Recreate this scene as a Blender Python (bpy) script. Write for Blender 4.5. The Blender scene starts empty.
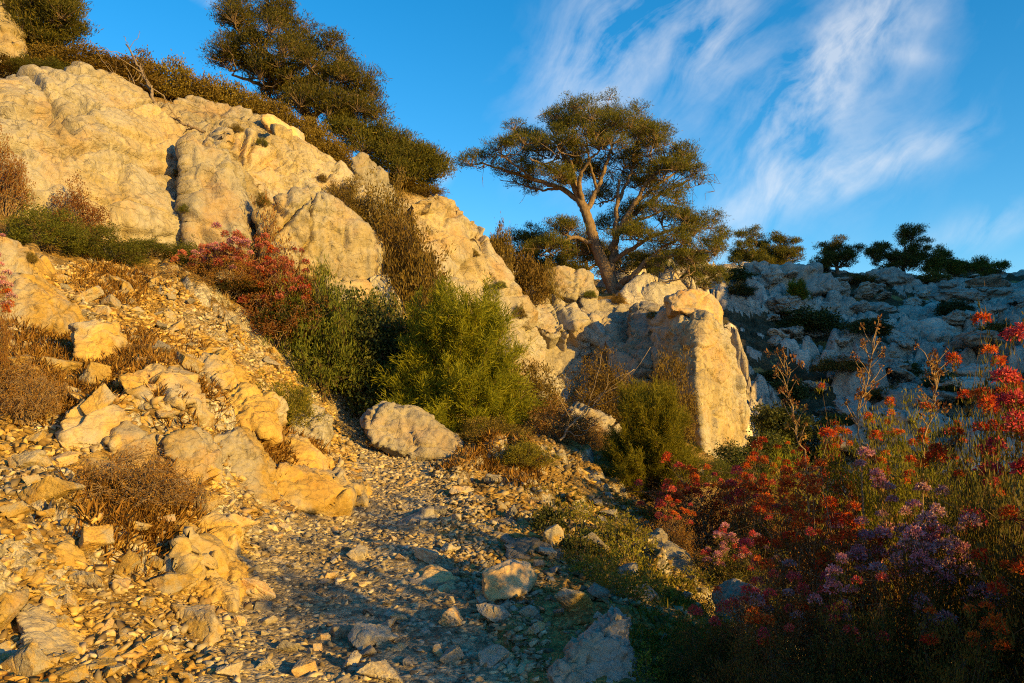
import bpy, bmesh, math, random
import numpy as np
from mathutils import Vector

# ------------------------------------------------------------------ basics
rng = np.random.default_rng(11)
random.seed(11)
SC = bpy.context.scene
COL = SC.collection
FPX, TH, CAMZ = 853.3, math.radians(5.0), 1.6
CT, ST = math.cos(TH), math.sin(TH)
SUN_AZ, SUN_EL = math.radians(130), math.radians(13.0)
SUN = np.array([math.sin(SUN_AZ) * math.cos(SUN_EL), math.cos(SUN_AZ) * math.cos(SUN_EL), math.sin(SUN_EL)])


def ray(px, py):
    px = np.asarray(px, float); py = np.asarray(py, float)
    u = (px - 512) / FPX; v = (341.5 - py) / FPX
    d = CT - v * ST
    return u / d, (ST + v * CT) / d


def P(px, py, Y):
    a, e = ray(px, py)
    return np.stack([a * Y, np.asarray(Y, float) + 0 * a, CAMZ + e * Y], -1)


def to_px(p):
    y = p[:, 1]; z = p[:, 2] - CAMZ
    w = y * CT + z * ST
    w = np.where(w > .05, w, .05)
    v = (-y * ST + z * CT) / w
    return 512 + FPX * p[:, 0] / w, 341.5 - FPX * v


def inside(px, py, poly):
    r = np.zeros(len(px), bool)
    n = len(poly)
    for i in range(n):
        x0, y0 = poly[i]; x1, y1 = poly[(i + 1) % n]
        if y0 == y1:
            continue
        c = ((y0 > py) != (y1 > py)) & (px < (x1 - x0) * (py - y0) / (y1 - y0) + x0)
        r ^= c
    return r


# ------------------------------------------------------------------ noise
def h3(ix, iy, iz, seed):
    h = (ix.astype(np.int64) * 374761393 + iy.astype(np.int64) * 668265263 + iz.astype(np.int64) * 2147483647 + seed * 974634777) & 0xFFFFFFFF
    h = ((h ^ (h >> 13)) * 1274126177) & 0xFFFFFFFF
    h = ((h ^ (h >> 16)) * 2246822519) & 0xFFFFFFFF
    h = h ^ (h >> 15)
    return (h & 0xFFFFFF) / float(0x1000000)


def vnoise(p, seed=0):
    i = np.floor(p).astype(np.int64); f = p - i
    f = f * f * f * (f * (f * 6 - 15) + 10)
    out = 0
    for dx in (0, 1):
        wx = f[:, 0] if dx else 1 - f[:, 0]
        for dy in (0, 1):
            wy = f[:, 1] if dy else 1 - f[:, 1]
            for dz in (0, 1):
                wz = f[:, 2] if dz else 1 - f[:, 2]
                out = out + wx * wy * wz * h3(i[:, 0] + dx, i[:, 1] + dy, i[:, 2] + dz, seed)
    return out * 2 - 1


def fbm(p, octv=4, seed=0, gain=.5):
    a, s, t = 1.0, 0.0, 0.0
    q = np.array(p, float)
    for k in range(octv):
        s = s + a * vnoise(q, seed + k * 17); t += a
        q = q * 2.03 + 11.3; a *= gain
    return s / t


def voro(p, seed=0, facet=False):
    i = np.floor(p).astype(np.int64); f = p - i
    F1 = np.full(len(p), 9.0); F2 = np.full(len(p), 9.0); cr = np.zeros(len(p)); tl = np.zeros(len(p))
    for dx in (-1, 0, 1):
        for dy in (-1, 0, 1):
            for dz in (-1, 0, 1):
                a, b, c = i[:, 0] + dx, i[:, 1] + dy, i[:, 2] + dz
                ox = h3(a, b, c, seed) + dx - f[:, 0]
                oy = h3(a, b, c, seed + 1) + dy - f[:, 1]
                oz = h3(a, b, c, seed + 2) + dz - f[:, 2]
                d = np.sqrt(ox * ox + oy * oy + oz * oz)
                n = d < F1
                F2 = np.where(n, F1, np.minimum(F2, d))
                cr = np.where(n, h3(a, b, c, seed + 3), cr)
                if facet:
                    tl = np.where(n, (h3(a, b, c, seed + 4) - .5) * ox + (h3(a, b, c, seed + 5) - .5) * oy + (h3(a, b, c, seed + 6) - .5) * oz, tl)
                F1 = np.where(n, d, F1)
    return (F1, F2, cr, tl) if facet else (F1, F2, cr)


def sstep(a, b, x):
    t = np.clip((x - a) / (b - a), 0, 1)
    return t * t * (3 - 2 * t)


# ------------------------------------------------------------------ mesh helpers
def mesh(name, V, F, mats=None, smooth=False, mi=None):
    V = np.ascontiguousarray(V, np.float32); F = np.ascontiguousarray(F, np.int32)
    me = bpy.data.meshes.new(name)
    k = F.shape[1]
    me.vertices.add(len(V)); me.vertices.foreach_set('co', V.ravel())
    me.loops.add(F.size); me.loops.foreach_set('vertex_index', F.ravel())
    me.polygons.add(len(F)); me.polygons.foreach_set('loop_start', np.arange(0, F.size, k, dtype=np.int32))
    if smooth:
        me.polygons.foreach_set('use_smooth', np.ones(len(F), bool))
    for m in (mats or []):
        me.materials.append(m)
    if mi is not None:
        me.polygons.foreach_set('material_index', np.ascontiguousarray(mi, np.int32))
    me.update(calc_edges=True)
    return me


def put(name, me, loc=(0, 0, 0), rz=0.0, sc=(1, 1, 1), parent=None, label=None, cat=None, group=None, kind=None, rot=None):
    o = bpy.data.objects.new(name, me)
    COL.objects.link(o)
    o.location = loc
    o.rotation_euler = rot if rot is not None else (0, 0, rz)
    o.scale = sc
    if parent is not None:
        o.parent = parent
    if label: o['label'] = label
    if cat: o['category'] = cat
    if group: o['group'] = group
    if kind: o['kind'] = kind
    return o


def grid_faces(nr, nc, wrap=False):
    r = np.arange(nr - 1)[:, None]; c = np.arange(nc if wrap else nc - 1)[None, :]
    c2 = (c + 1) % nc
    a = r * nc + c; b = r * nc + c2; d = (r + 1) * nc + c2; e = (r + 1) * nc + c
    return np.stack([a, b, d, e], -1).reshape(-1, 4)


def tube(pts, rad, sides=6):
    pts = np.asarray(pts, float); rad = np.asarray(rad, float)
    n = len(pts)
    t = np.gradient(pts, axis=0); t /= np.linalg.norm(t, axis=1)[:, None] + 1e-9
    ref = np.array([0.31, 0.95, 0.05]) if abs(t[0, 2]) > .8 else np.array([0.05, 0.1, 1.0])
    s = np.cross(t, ref); s /= np.linalg.norm(s, axis=1)[:, None] + 1e-9
    b = np.cross(t, s)
    an = np.linspace(0, 2 * math.pi, sides, endpoint=False)
    V = pts[:, None, :] + rad[:, None, None] * (np.cos(an)[None, :, None] * s[:, None, :] + np.sin(an)[None, :, None] * b[:, None, :])
    V = V.reshape(-1, 3)
    q = grid_faces(n, sides, True)
    F = np.concatenate([q[:, [0, 1, 2]], q[:, [0, 2, 3]]])
    # end cap
    base = (n - 1) * sides
    V = np.concatenate([V, pts[-1:] + t[-1:] * rad[-1]])
    cap = np.array([[base + i, base + (i + 1) % sides, n * sides] for i in range(sides)])
    return V, np.concatenate([F, cap])


def cones(A, B, ra, rb):
    """straight three-sided twigs between point arrays"""
    A = np.asarray(A, float); B = np.asarray(B, float)
    n = len(A)
    if n == 0:
        return np.zeros((0, 3)), np.zeros((0, 3), int)
    t = B - A; t /= np.linalg.norm(t, axis=1)[:, None] + 1e-9
    ref = np.where(np.abs(t[:, 2:3]) > .8, np.array([[1.0, 0, 0]]), np.array([[0, 0, 1.0]]))
    s = np.cross(t, ref); s /= np.linalg.norm(s, axis=1)[:, None] + 1e-9
    b = np.cross(t, s)
    ra = np.broadcast_to(ra, (n,))[:, None]; rb = np.broadcast_to(rb, (n,))[:, None]
    ring = []
    for k in range(3):
        a = 2 * math.pi * k / 3
        ring.append(math.cos(a) * s + math.sin(a) * b)
    V = np.stack([A + ra * ring[0], A + ra * ring[1], A + ra * ring[2], B + rb * ring[0], B + rb * ring[1], B + rb * ring[2]], 1).reshape(-1, 3)
    f = np.array([[0, 1, 4], [0, 4, 3], [1, 2, 5], [1, 5, 4], [2, 0, 3], [2, 3, 5]])
    F = (f[None] + 6 * np.arange(n)[:, None, None]).reshape(-1, 3)
    return V, F


def blades(p, d, L, W, bend=0.0):
    """leaf shaped faces: p base, d direction, L length, W width"""
    n = len(p)
    d = d / (np.linalg.norm(d, axis=1)[:, None] + 1e-9)
    rv = rng.normal(size=(n, 3))
    s = np.cross(d, rv); s /= np.linalg.norm(s, axis=1)[:, None] + 1e-9
    nn = np.cross(d, s)
    L = np.broadcast_to(L, (n,))[:, None]; W = np.broadcast_to(W, (n,))[:, None]
    m = p + d * L * .45
    V = np.stack([p, m + s * W * .5 + nn * W * .15, p + d * L + nn * L * bend, m - s * W * .5 + nn * W * .15], 1).reshape(-1, 3)
    f = np.array([[0, 1, 2], [0, 2, 3]])
    F = (f[None] + 4 * np.arange(n)[:, None, None]).reshape(-1, 3)
    return V, F


def cat(parts):
    Vs, Fs, o = [], [], 0
    for V, F in parts:
        if len(V) == 0:
            continue
        Vs.append(V); Fs.append(np.asarray(F) + o); o += len(V)
    return np.concatenate(Vs), np.concatenate(Fs)


def smooth_line(pts, rad, n=8, jit=0.0):
    pts = np.asarray(pts, float); rad = np.asarray(rad, float)
    P_ = np.concatenate([[2 * pts[0] - pts[1]], pts, [2 * pts[-1] - pts[-2]]])
    out, ro = [], []
    for i in range(len(pts) - 1):
        a, b, c, d = P_[i:i + 4]
        for t in np.linspace(0, 1, n, endpoint=False):
            out.append(.5 * (2 * b + (c - a) * t + (2 * a - 5 * b + 4 * c - d) * t * t + (3 * b - a - 3 * c + d) * t ** 3))
            ro.append(rad[i] * (1 - t) + rad[i + 1] * t)
    out.append(pts[-1]); ro.append(rad[-1])
    out = np.array(out)
    if jit:
        out[1:-1] += rng.normal(size=out[1:-1].shape) * jit
    return out, np.array(ro)


# ------------------------------------------------------------------ materials
def lin(r, g, b):
    f = lambda c: (c / 255 / 12.92) if c / 255 <= .04045 else ((c / 255 + .055) / 1.055) ** 2.4
    return (f(r), f(g), f(b), 1)


class M:
    def __init__(s, name):
        s.m = bpy.data.materials.new(name); s.m.use_nodes = True
        s.t = s.m.node_tree; s.t.nodes.clear()
        s.out = s.t.nodes.new('ShaderNodeOutputMaterial')

    def n(s, typ, ins=None, **props):
        nd = s.t.nodes.new('ShaderNode' + typ)
        for k, v in props.items():
            setattr(nd, k, v)
        for k, v in (ins or {}).items():
            sk = nd.inputs[k]
            if isinstance(v, bpy.types.NodeSocket):
                s.t.links.new(v, sk)
            else:
                sk.default_value = v
        return nd

    def ramp(s, fac, stops, interp='LINEAR'):
        nd = s.n('ValToRGB', {'Fac': fac})
        cr = nd.color_ramp; cr.interpolation = interp
        while len(cr.elements) < len(stops):
            cr.elements.new(.5)
        for e, (p, c) in zip(cr.elements, stops):
            e.position = p; e.color = c if len(c) == 4 else (*c, 1)
        return nd.outputs[0]

    def mix(s, fac, a, b, mode='MIX'):
        nd = s.n('Mix', data_type='RGBA', blend_type=mode)
        for k, v in ((0, fac), (6, a), (7, b)):
            if isinstance(v, bpy.types.NodeSocket):
                s.t.links.new(v, nd.inputs[k])
            else:
                nd.inputs[k].default_value = v
        return nd.outputs[2]

    def math(s, op, a, b=0.0, clamp=False):
        nd = s.n('Math', operation=op); nd.use_clamp = clamp
        for k, v in ((0, a), (1, b)):
            if isinstance(v, bpy.types.NodeSocket):
                s.t.links.new(v, nd.inputs[k])
            else:
                nd.inputs[k].default_value = v
        return nd.outputs[0]

    def done(s, shader):
        s.t.links.new(shader, s.out.inputs['Surface'])
        return s.m


def g(v):
    return (v, v, v, 1)


def rock_mat(name, c1, c2, rust, rust_amt=.5, scale=1.0, bump=.5, island=False, pits=.6, streak=.5):
    m = M(name)
    tc = m.n('TexCoord').outputs['Object']
    oi = m.n('ObjectInfo')
    off = m.n('Vector' + 'Math', {0: oi.outputs['Random'], 1: (37.0, 91.0, 13.0)}, operation='MULTIPLY').outputs[0]
    co = m.n('VectorMath', {0: tc, 1: off}, operation='ADD').outputs[0]
    n1 = m.n('TexNoise', {'Vector': co, 'Scale': 1.1 * scale, 'Detail': 7.0, 'Roughness': .62}).outputs[0]
    n2 = m.n('TexNoise', {'Vector': co, 'Scale': 9.0 * scale, 'Detail': 6.0, 'Roughness': .7}).outputs[0]
    col = m.ramp(n1, [(.32, c1), (.68, c2)])
    tone = m.ramp(n2, [(.25, g(.76)), (.5, g(.99)), (.75, g(1.14))])
    col = m.mix(1.0, col, tone, 'MULTIPLY')
    gn = m.n('TexNoise', {'Vector': m.n('VectorMath', {0: co, 1: (3.1, 8.7, 1.9)}, operation='ADD').outputs[0], 'Scale': .55 * scale, 'Detail': 5.0, 'Roughness': .6}).outputs[0]
    gf = m.ramp(gn, [(.46, g(0)), (.58, g(.8))])
    col = m.mix(gf, col, m.mix(1.0, (.33, .295, .245, 1), tone, 'MULTIPLY'))
    # weather streaks down the face
    mp = m.n('Mapping', {'Vector': co, 'Scale': (4.0 * scale, 4.0 * scale, .55 * scale)}).outputs[0]
    st = m.n('TexNoise', {'Vector': mp, 'Scale': 1.6, 'Detail': 5.0, 'Roughness': .6}).outputs[0]
    stf = m.ramp(st, [(.5, g(0)), (.72, g(1))])
    col = m.mix(m.math('MULTIPLY', stf, streak * .6), col, (.16, .145, .13, 1))
    # rusty stains
    rn = m.n('TexNoise', {'Vector': m.n('VectorMath', {0: co, 1: (7.3, 2.1, 5.5)}, operation='ADD').outputs[0], 'Scale': .9 * scale, 'Detail': 6.0, 'Roughness': .65}).outputs[0]
    rf = m.ramp(rn, [(.5, g(0)), (.68, g(1))])
    col = m.mix(m.math('MULTIPLY', rf, rust_amt), col, rust)
    # dark lichen pits
    pn = m.n('TexNoise', {'Vector': co, 'Scale': 17.0 * scale, 'Detail': 4.0, 'Roughness': .6}).outputs[0]
    pf = m.ramp(pn, [(.58, g(0)), (.68, g(1))])
    lowm = m.ramp(n1, [(.42, g(1)), (.6, g(.15))])
    col = m.mix(m.math('MULTIPLY', m.math('MULTIPLY', pf, lowm), pits), col, (.07, .06, .05, 1))
    tr = m.math('MULTIPLY_ADD', oi.outputs['Random'], .35)
    tr.node.inputs[2].default_value = .82
    col = m.mix(1.0, col, m.n('CombineColor', {0: tr, 1: tr, 2: tr}).outputs[0], 'MULTIPLY')
    if island:
        ri = m.n('NewGeometry').outputs['Random Per Island']
        it = m.ramp(ri, [(0, (.32, .28, .24, 1)), (.3, (.6, .57, .52, 1)), (.7, (.95, .92, .85, 1)), (.92, (1.15, 1.15, 1.1, 1)), (1, (1.35, 1.35, 1.35, 1))])
        col = m.mix(1.0, col, it, 'MULTIPLY')
    dn = m.n('TexNoise', {'Vector': co, 'Scale': 2.5 * scale, 'Detail': 5.0}).outputs['Color']
    wv = m.n('VectorMath', {0: co, 1: m.n('VectorMath', {0: dn, 1: (.55 / scale, .55 / scale, .55 / scale)}, operation='MULTIPLY').outputs[0]}, operation='ADD').outputs[0]
    wv = m.n('Mapping', {'Vector': wv, 'Rotation': (.5, .3, .2), 'Scale': (1.0, 1.0, 1.9)}).outputs[0]
    vor = m.n('TexVoronoi', {'Vector': wv, 'Scale': 1.5 * scale}, feature='DISTANCE_TO_EDGE').outputs[0]
    ck = m.ramp(vor, [(0, g(0)), (.035, g(1))])
    ckm = m.math('MULTIPLY', m.math('SUBTRACT', 1.0, ck), m.math('MULTIPLY', lowm, .55))
    col = m.mix(ckm, col, (.10, .075, .05, 1))
    b0 = m.n('TexNoise', {'Vector': co, 'Scale': 5.0 * scale, 'Detail': 9.0, 'Roughness': .72}).outputs[0]
    hgt = m.math('ADD', m.math('MULTIPLY', b0, 1.0), m.math('ADD', m.math('MULTIPLY', ck, .12), m.math('MULTIPLY', pf, -.10)))
    bp = m.n('Bump', {'Strength': bump, 'Distance': .12 / scale, 'Height': hgt}).outputs[0]
    bs = m.n('BsdfPrincipled', {'Base Color': col, 'Roughness': .93, 'Normal': bp, 'Specular IOR Level': .15})
    return m.done(bs.outputs[0])


def leaf_mat(name, c1, c2, trans=.3, c3=None):
    m = M(name)
    ri = m.n('NewGeometry').outputs['Random Per Island']
    oi = m.n('ObjectInfo').outputs['Random']
    stops = [(0, c1), (.65, c2)] + ([(1, c3)] if c3 else [])
    col = m.ramp(ri, stops)
    hv = m.n('HueSaturation', {'Hue': m.n('MapRange', {0: oi, 3: .488, 4: .512}).outputs[0], 'Value': m.n('MapRange', {0: oi, 3: .8, 4: 1.2}).outputs[0], 'Color': col}).outputs[0]
    d = m.n('BsdfPrincipled', {'Base Color': hv, 'Roughness': .6, 'Specular IOR Level': .2}).outputs[0]
    t = m.n('BsdfTranslucent', {'Color': hv}).outputs[0]
    return m.done(m.n('MixShader', {0: trans, 1: d, 2: t}).outputs[0])


def bark_mat(name, c1, c2, sc=6.0):
    m = M(name)
    tc = m.n('TexCoord').outputs['Object']
    n = m.n('TexNoise', {'Vector': m.n('Mapping', {'Vector': tc, 'Scale': (sc, sc, sc * .35)}).outputs[0], 'Scale': 2.0, 'Detail': 6.0, 'Roughness': .65}).outputs[0]
    col = m.ramp(n, [(.3, c1), (.65, c2)])
    bp = m.n('Bump', {'Strength': .6, 'Distance': .05, 'Height': n}).outputs[0]
    return m.done(m.n('BsdfPrincipled', {'Base Color': col, 'Roughness': .95, 'Normal': bp, 'Specular IOR Level': .1}).outputs[0])


MAT = {}
MAT['cliff'] = rock_mat('pale_limestone', (.24, .185, .105, 1), (.43, .34, .20, 1), (.36, .20, .07, 1), .55, .9, .65, pits=.75, streak=1.35)
MAT['grey'] = rock_mat('grey_limestone', (.20, .165, .115, 1), (.36, .30, .22, 1), (.36, .20, .09, 1), .4, 1.0, .65, pits=.6, streak=.8)
MAT['ochre'] = rock_mat('ochre_limestone', (.32, .195, .05, 1), (.50, .335, .10, 1), (.50, .27, .07, 1), .5, 2.0, .55, pits=.45, streak=.2)
MAT['orange'] = rock_mat('orange_stone', (.46, .29, .11, 1), (.60, .42, .22, 1), (.50, .22, .06, 1), .6, 3.0, .5, pits=.4, streak=.15)
MAT['stone_grey'] = rock_mat('loose_grey_stone', (.27, .21, .135, 1), (.44, .355, .24, 1), (.40, .24, .10, 1), .4, 3.0, .45, pits=.4, streak=.2)
MAT['gravel'] = rock_mat('path_gravel', (.36, .275, .16, 1), (.55, .435, .27, 1), (.46, .27, .09, 1), .4, 3.0, .0, island=True, pits=.3, streak=.1)
MAT['scree'] = rock_mat('scree_chips', (.30, .185, .05, 1), (.47, .32, .11, 1), (.38, .175, .035, 1), .55, 3.0, .0, island=True, pits=.3, streak=.1)
MAT['shaded_rock'] = rock_mat('shade_darkened_limestone', (.11, .09, .065, 1), (.21, .17, .12, 1), (.25, .13, .05, 1), .4, 2.0, .6, pits=.5, streak=.4)  # limestone base darkened to carry the shade on the slabs by the path
MAT['far_rock'] = rock_mat('karst', (.24, .20, .155, 1), (.62, .53, .42, 1), (.22, .15, .09, 1), .45, .5, .7, pits=.6, streak=1.0)
MAT['pine'] = leaf_mat('pine_needles', (.055, .06, .009, 1), (.12, .112, .014, 1), .42, (.22, .17, .02, 1))
MAT['young_pine'] = leaf_mat('young_pine_needles', (.14, .145, .010, 1), (.25, .23, .014, 1), .55, (.34, .28, .022, 1))
MAT['oak'] = leaf_mat('evergreen_leaves', (.028, .038, .009, 1), (.055, .065, .013, 1), .2, (.11, .095, .018, 1))
MAT['heath'] = leaf_mat('heath_leaves', (.11, .07, .013, 1), (.18, .115, .018, 1), .35, (.24, .17, .03, 1))
MAT['rust'] = leaf_mat('rusty_leaves', (.15, .05, .012, 1), (.20, .085, .02, 1), .25, (.24, .14, .03, 1))
MAT['herb'] = leaf_mat('herb_leaves', (.14, .135, .015, 1), (.26, .21, .022, 1), .5, (.38, .29, .04, 1))
MAT['green'] = leaf_mat('scrub_leaves', (.07, .085, .012, 1), (.14, .145, .018, 1), .42, (.20, .17, .025, 1))
MAT['ericaleaf'] = leaf_mat('heather_leaves', (.055, .06, .012, 1), (.12, .105, .018, 1), .42, (.22, .12, .02, 1))
MAT['red'] = leaf_mat('red_petals', (.48, .04, .012, 1), (.62, .11, .018, 1), .42, (.74, .27, .035, 1))
MAT['crimson'] = leaf_mat('crimson_petals', (.46, .035, .045, 1), (.60, .07, .075, 1), .42, (.70, .20, .15, 1))
MAT['pink'] = leaf_mat('pink_petals', (.50, .16, .20, 1), (.62, .27, .31, 1), .4, (.72, .45, .46, 1))
MAT['mauve'] = leaf_mat('mauve_petals', (.38, .16, .18, 1), (.50, .27, .28, 1), .4, (.64, .45, .43, 1))
MAT['dusty'] = leaf_mat('dusty_red_petals', (.30, .06, .04, 1), (.44, .11, .075, 1), .35, (.54, .22, .16, 1))
MAT['straw'] = leaf_mat('dry_grass_blades', (.26, .13, .022, 1), (.40, .21, .04, 1), .4, (.52, .33, .09, 1))
MAT['bark'] = bark_mat('pine_bark', (.085, .055, .035, 1), (.24, .165, .105, 1))
MAT['stem'] = bark_mat('shrub_stems', (.06, .04, .025, 1), (.15, .10, .055, 1), 20)
MAT['drystem'] = bark_mat('dry_stems', (.16, .10, .05, 1), (.34, .23, .13, 1), 20)
MAT['deadwood'] = bark_mat('dead_wood', (.12, .085, .055, 1), (.30, .22, .15, 1), 10)


def soil_mat(name, c1, c2, c3, steep=False):
    m = M(name)
    tc = m.n('TexCoord').outputs['Object']
    n1 = m.n('TexNoise', {'Vector': tc, 'Scale': 1.3, 'Detail': 8.0, 'Roughness': .65}).outputs[0]
    v = m.n('TexVoronoi', {'Vector': tc, 'Scale': 22.0})
    v2 = m.n('TexVoronoi', {'Vector': tc, 'Scale': 55.0})
    col = m.ramp(n1, [(.3, c1), (.5, c2), (.72, c3)])
    if steep:
        nz_ = m.n('SeparateXYZ', {0: m.n('NewGeometry').outputs['Normal']}).outputs[2]
        col = m.mix(m.ramp(nz_, [(.62, g(1)), (.8, g(0))]), col, m.ramp(n1, [(.35, (.26, .21, .15, 1)), (.65, (.45, .39, .29, 1))]))
    peb = m.n('SeparateColor', {0: v.outputs['Color']}).outputs[0]
    col = m.mix(1.0, col, m.ramp(peb, [(0, g(.55)), (1, g(1.35))]), 'MULTIPLY')
    peb2 = m.n('SeparateColor', {0: v2.outputs['Color']}).outputs[0]
    col = m.mix(1.0, col, m.ramp(peb2, [(0, g(.7)), (1, g(1.25))]), 'MULTIPLY')
    h = m.math('ADD', m.math('MULTIPLY', v.outputs['Distance'], -1.0), m.math('MULTIPLY', v2.outputs['Distance'], -.5))
    nz = m.n('TexNoise', {'Vector': tc, 'Scale': 30.0, 'Detail': 6.0, 'Roughness': .7}).outputs[0]
    h = m.math('ADD', h, nz)
    bp = m.n('Bump', {'Strength': .8, 'Distance': .03, 'Height': h}).outputs[0]
    return m.done(m.n('BsdfPrincipled', {'Base Color': col, 'Roughness': .97, 'Normal': bp, 'Specular IOR Level': .1}).outputs[0])


MAT['soil'] = soil_mat('stony_soil', (.15, .085, .022, 1), (.28, .17, .05, 1), (.39, .26, .09, 1), True)
MAT['far_soil_shade'] = soil_mat('scrubby_soil_and_crevice_shade', (.035, .030, .016, 1), (.075, .06, .032, 1), (.14, .115, .075, 1))  # dark soil between blocks, its darkness also standing in for crevice shade
MAT['path'] = soil_mat('path_dirt', (.20, .145, .08, 1), (.31, .235, .14, 1), (.42, .33, .21, 1))

# ------------------------------------------------------------------ ground
CP = [
    # path
    (350, 683, 5.0), (350, 600, 6.6), (350, 540, 8.2), (375, 490, 10.2), (388, 457, 12.6), (345, 427, 15), (328, 407, 17),
    # bank beside the path
    (190, 683, 4.7), (80, 683, 4.3), (0, 683, 4.0), (-150, 683, 3.7), (0, 600, 4.9), (100, 600, 5.3), (200, 600, 6.0),
    (0, 500, 6.0), (100, 520, 6.2), (200, 520, 7.3), (250, 515, 7.9), (170, 430, 8.2), (240, 432, 9.2), (272, 470, 9.2), (300, 440, 11),
    (0, 400, 7.8), (80, 385, 8.5), (0, 300, 10), (80, 300, 11), (150, 330, 11.5), (220, 350, 12.5), (280, 382, 13.5),
    (0, 235, 12.6), (90, 255, 13.7), (180, 270, 14.7), (240, 300, 15.4), (300, 332, 16), (330, 372, 16.5),
    (-200, 330, 8), (-250, 200, 13), (-300, 450, 5),
    # foot of the cliffs
    (20, 198, 14.6), (130, 240, 16.2), (240, 245, 17.6), (330, 278, 18.6), (400, 315, 19.6), (470, 355, 20.4), (520, 388, 20.8), (545, 400, 23.5),
    # top of the cliffs
    (0, 82, 19.5), (100, 80, 20.3), (200, 112, 21.8), (290, 146, 23.2), (360, 194, 24.2), (440, 214, 25), (500, 270, 25.5),
    (-200, 30, 18),
    (0, 82, 26), (150, 95, 27), (290, 132, 29), (400, 192, 30), (0, 130, 45), (200, 150, 45), (400, 225, 45), (-400, 30, 30),
    # pine ridge and the drop below it
    (530, 292, 29), (610, 293, 34), (690, 300, 33), (560, 325, 28.6), (640, 332, 27), (560, 295, 45), (660, 285, 48), (590, 395, 25.2), (545, 360, 25.5), (655, 405, 23.6),
    (700, 440, 24), (560, 422, 19), (620, 442, 17), (600, 480, 13.5), (680, 490, 15), (760, 460, 25), (480, 440, 14.5), (540, 470, 12.8),
    # verge
    (560, 560, 8), (500, 510, 9.6), (620, 560, 8.2), (620, 620, 6.3), (540, 640, 5.8), (480, 600, 6.6),
    # hillside across the hollow
    (800, 440, 34), (900, 440, 36), (1024, 440, 36), (760, 350, 42), (850, 368, 44), (950, 368, 44), (1024, 366, 42), (760, 300, 54), (850, 312, 56),
    (950, 312, 56), (1024, 318, 52), (730, 274, 66), (800, 271, 68), (900, 277, 68), (1000, 278, 66), (1100, 276, 62), (1250, 270, 58),
]
cp = np.array(CP, float)
pts = P(cp[:, 0], cp[:, 1], cp[:, 2])
WP = np.array([
    (0, 1, 0), (-2, -1, .3), (3, 0, -.3), (0, -6, -.6), (-6, -6, 1.5), (-6, 2, 1.8), (-12, 0, 4.5), (-14, -10, 5), (6, -8, -1.2), (12, -4, -1.2),
    (2.6, 5, -.3), (2.3, 8, -.45), (2.6, 10, -.7), (3.2, 12, -.7), (3.0, 6.5, -.5), (5, 6, -.4), (5, 3, -.4), (8, 10, -1.0), (4.5, 10, -.9), (6, 14, -.9), (10, 20, -.8), (14, 28, -.4), (20, 20, 0), (30, 10, 1.0), (20, 0, -.5), (45, -5, 4),
    (60, 40, 26), (42, 25, 19), (46, 32, 22), (50, 38, 20), (63, 49, 26), (34, 14, 11), (32, 8, 2.6), (8.8, 27, -1.2), (9.6, 31, -1.0), (11.5, 27, -1.3), (12, 35, .2), (38, 18, 13), (75, 30, 26), (75, 55, 28), (62, 15, 12), (20, 90, 12.5), (40, 90, 13), (0, 80, 8), (80, 90, 24), (-60, 60, 16), (-60, 0, 18), (-50, -40, 14), (0, -40, -3), (40, -40, -2),  # includes an unseen ridge raised to keep the far hillside in shade
    (-30, 20, 12.5), (-24, 8, 9.5), (0, 250, 5), (200, 200, 15), (-200, 200, 15), (-250, 0, 20), (250, 0, 20), (0, -250, -5), (200, -200, 0), (-200, -200, 8), (150, 60, 30),
], float)
pts = np.concatenate([pts, WP])
_C = 1.2


def _phi(A, B):
    return np.sqrt(((A[:, None, :2] - B[None, :, :2]) ** 2).sum(-1) + _C * _C)


_K = _phi(pts, pts)
_w = np.linalg.solve(_K + 1e-3 * np.eye(len(pts)), pts[:, 2] - pts[:, 2].mean())


def base_h(x, y):
    q = np.stack([x.ravel(), y.ravel()], -1)
    out = np.empty(len(q))
    for i in range(0, len(q), 40000):
        out[i:i + 40000] = _phi(q[i:i + 40000], pts) @ _w
    return (out + pts[:, 2].mean()).reshape(x.shape)


_pl = np.concatenate([[(-.6, -4, 0), (-.55, 1, 0), (-.8, 3.5, 0)], P(*np.array([(352, 683, 5.0), (352, 600, 6.6), (352, 540, 8.2), (378, 490, 10.2), (392, 457, 12.6), (345, 427, 15), (322, 405, 17.5)]).T)])
PATH, _ = smooth_line(_pl, np.zeros(len(_pl)), 10)
PATH_W = np.interp(PATH[:, 1], [-4, 4, 7, 9, 11, 13, 18], [1.0, .98, 1.0, .85, .6, .55, .5])


def path_d(x, y):
    """distance to the middle of the path over its half width"""
    q = np.stack([x.ravel(), y.ravel()], -1)
    out = np.empty(len(q))
    for i in range(0, len(q), 40000):
        d = np.sqrt(((q[i:i + 40000, None] - PATH[None, :, :2]) ** 2).sum(-1))
        k = d.argmin(1)
        out[i:i + 40000] = d[np.arange(len(k)), k] / PATH_W[k]
    return out.reshape(x.shape)


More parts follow.
